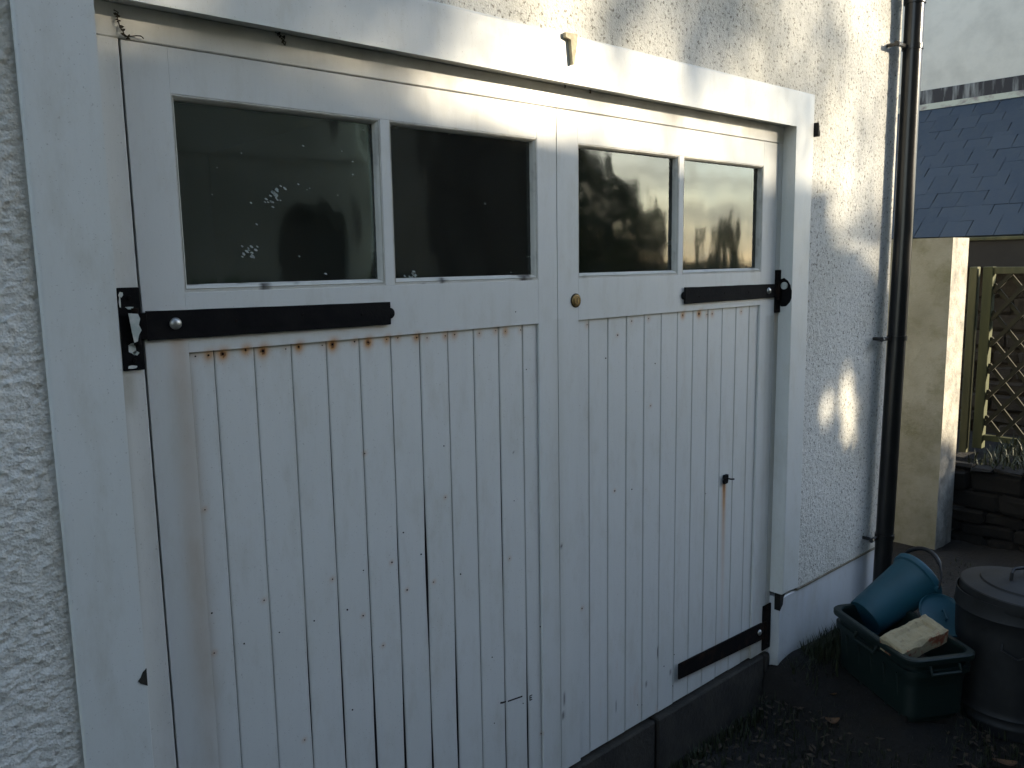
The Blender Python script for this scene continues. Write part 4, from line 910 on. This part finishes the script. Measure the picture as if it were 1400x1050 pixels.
for _ in range(2500): x, y, z = dap(R.uniform(-1, 5), R.uniform(3.0, 4.6), 12+R.uniform(-1, 1)); P.append((x, y, z))
leaves('crown', P, .05, M['leaf'], tr, 8)

# far trees and hedge low on the horizon to the right (seen in the last pane)
def conifer(x, y, h, w, label, seed):
    t = empty('conifer', (x, y, 0), label, 'tree', 'far trees beyond the lawn'); b = MB(); b.tube([(x, y, 0), (x, y, h*.9)], [.12, .03], 7); b.build('trunk', M['bark'], t)
    rg = np.random.RandomState(seed); P = []
    while len(P) < 2600:
        z = rg.uniform(.3, h); r = w*(1-(z/h)**2.2)*(.8+.2*math.sin(z*5)); a = rg.uniform(0, 6.28); rr = r*math.sqrt(rg.uniform(0, 1)); P.append((x+rr*math.cos(a), y+rr*math.sin(a), z))
    leaves('crown', P, .11, M['leaf'], t, seed)
conifer(30.4, -20.2, 3.1, .55, 'slim conifer left of the pair beyond the lawn', 21); conifer(32.9, -20, 3.7, .9, 'broader conifer right of the pair beyond the lawn', 22)
rg = np.random.RandomState(3); P = []
for _ in range(9000):
    t = rg.uniform(0, 1); x, y = 18+30*t, -30+26*t; P.append((x+rg.normal()*.4, y+rg.normal()*.4, rg.uniform(0, 1.5+.3*math.sin(t*20))))
hd = empty('hedge', (33, -17, 0), 'long low clipped hedge along the far side of the lawn', 'hedge'); leaves('foliage', P, .16, M['leaf'], hd, 9)
P = []  # added hedge out of view, blocks low sky light from the lower doors
for _ in range(22000):
    x = rg.uniform(-3.5, 4.2); z = rg.uniform(0, 1.62+.04*math.sin(x*5)); e_ = rg.uniform(0, 1); P.append((x, -2.15-(e_**2)*.5, z))
bh = empty('blocker_hedge', (0, -2.6, 0), 'unseen chest high hedge added behind the viewer to darken the lower doors', 'hedge'); leaves('foliage', P, .045, M['leaf'], bh, 12)
b = MB(); b.box(-3.45, 4.15, -2.6, -2.3, 0, 1.5); b.build('blocker_core', M['bark'], bh)
P = []  # added shrub out of view, holds sky light off the bins and plinth
for _ in range(9000):
    a_ = rg.uniform(0, 6.283); q_ = rg.uniform(0, 1)**.4; z = rg.uniform(0, 1.4); r_ = .72*(1-(z/1.45)**3)**.5*q_; P.append((4.35+1.15*r_*math.cos(a_), -1.72+r_*math.sin(a_), z))
ys = empty('blocker_shrub', (4.35, -1.72, 0), 'unseen rounded shrub added beyond the dustbin to keep sky light off it', 'shrub'); leaves('foliage', P, .05, M['leaf'], ys, 14)
b = MB(); b.tube([(4.35, -1.72, 0), (4.3, -1.7, .5), (4.4, -1.75, 1.1)], [.04, .03, .012], 7); b.build('stem', M['bark'], ys)
ot = empty('blocker_tree', (-3.2, -4.4, 0), 'unseen broad tree added behind the viewer, its crown cutting sky light over the yard', 'tree')  # added out of view, canopy blocks overhead light so the lower part darkens
b = MB(); b.tube([(-3.2, -4.4, 0), (-3.15, -4.35, 2), (-3.0, -4.2, 4.2), (-2.6, -4.0, 5.4)], [.26, .22, .18, .12], 12); b.build('trunk', M['bark'], ot)
b = MB()
for q in ((2.5, -2.2), (4.8, -3.4), (0, -1.6), (1.5, -4.6), (-1.5, -2.0), (6.2, -2.4)):
    b.tube([(-2.9, -4.15, 4.6), (-2.9+(q[0]+2.9)*.45, -4.15+(q[1]+4.15)*.45, 5.6), (q[0], q[1], 6.1)], [.10, .06, .02], 7)
b.build('limb', M['bark'], ot); P = []
for _ in range(150):
    cx, cy, cz = rg.uniform(-3, 6.6), rg.uniform(-5.3, -.9), rg.uniform(5.7, 7.0); r_ = rg.uniform(.45, .8)
    for _ in range(85): P.append((cx+rg.normal()*r_*.5, min(cy+rg.normal()*r_*.5, -.5), max(cz+rg.normal()*r_*.3, 5.35)))
leaves('crown', P, .085, M['leaf'], ot, 31)
print('objects', len(bpy.data.objects))
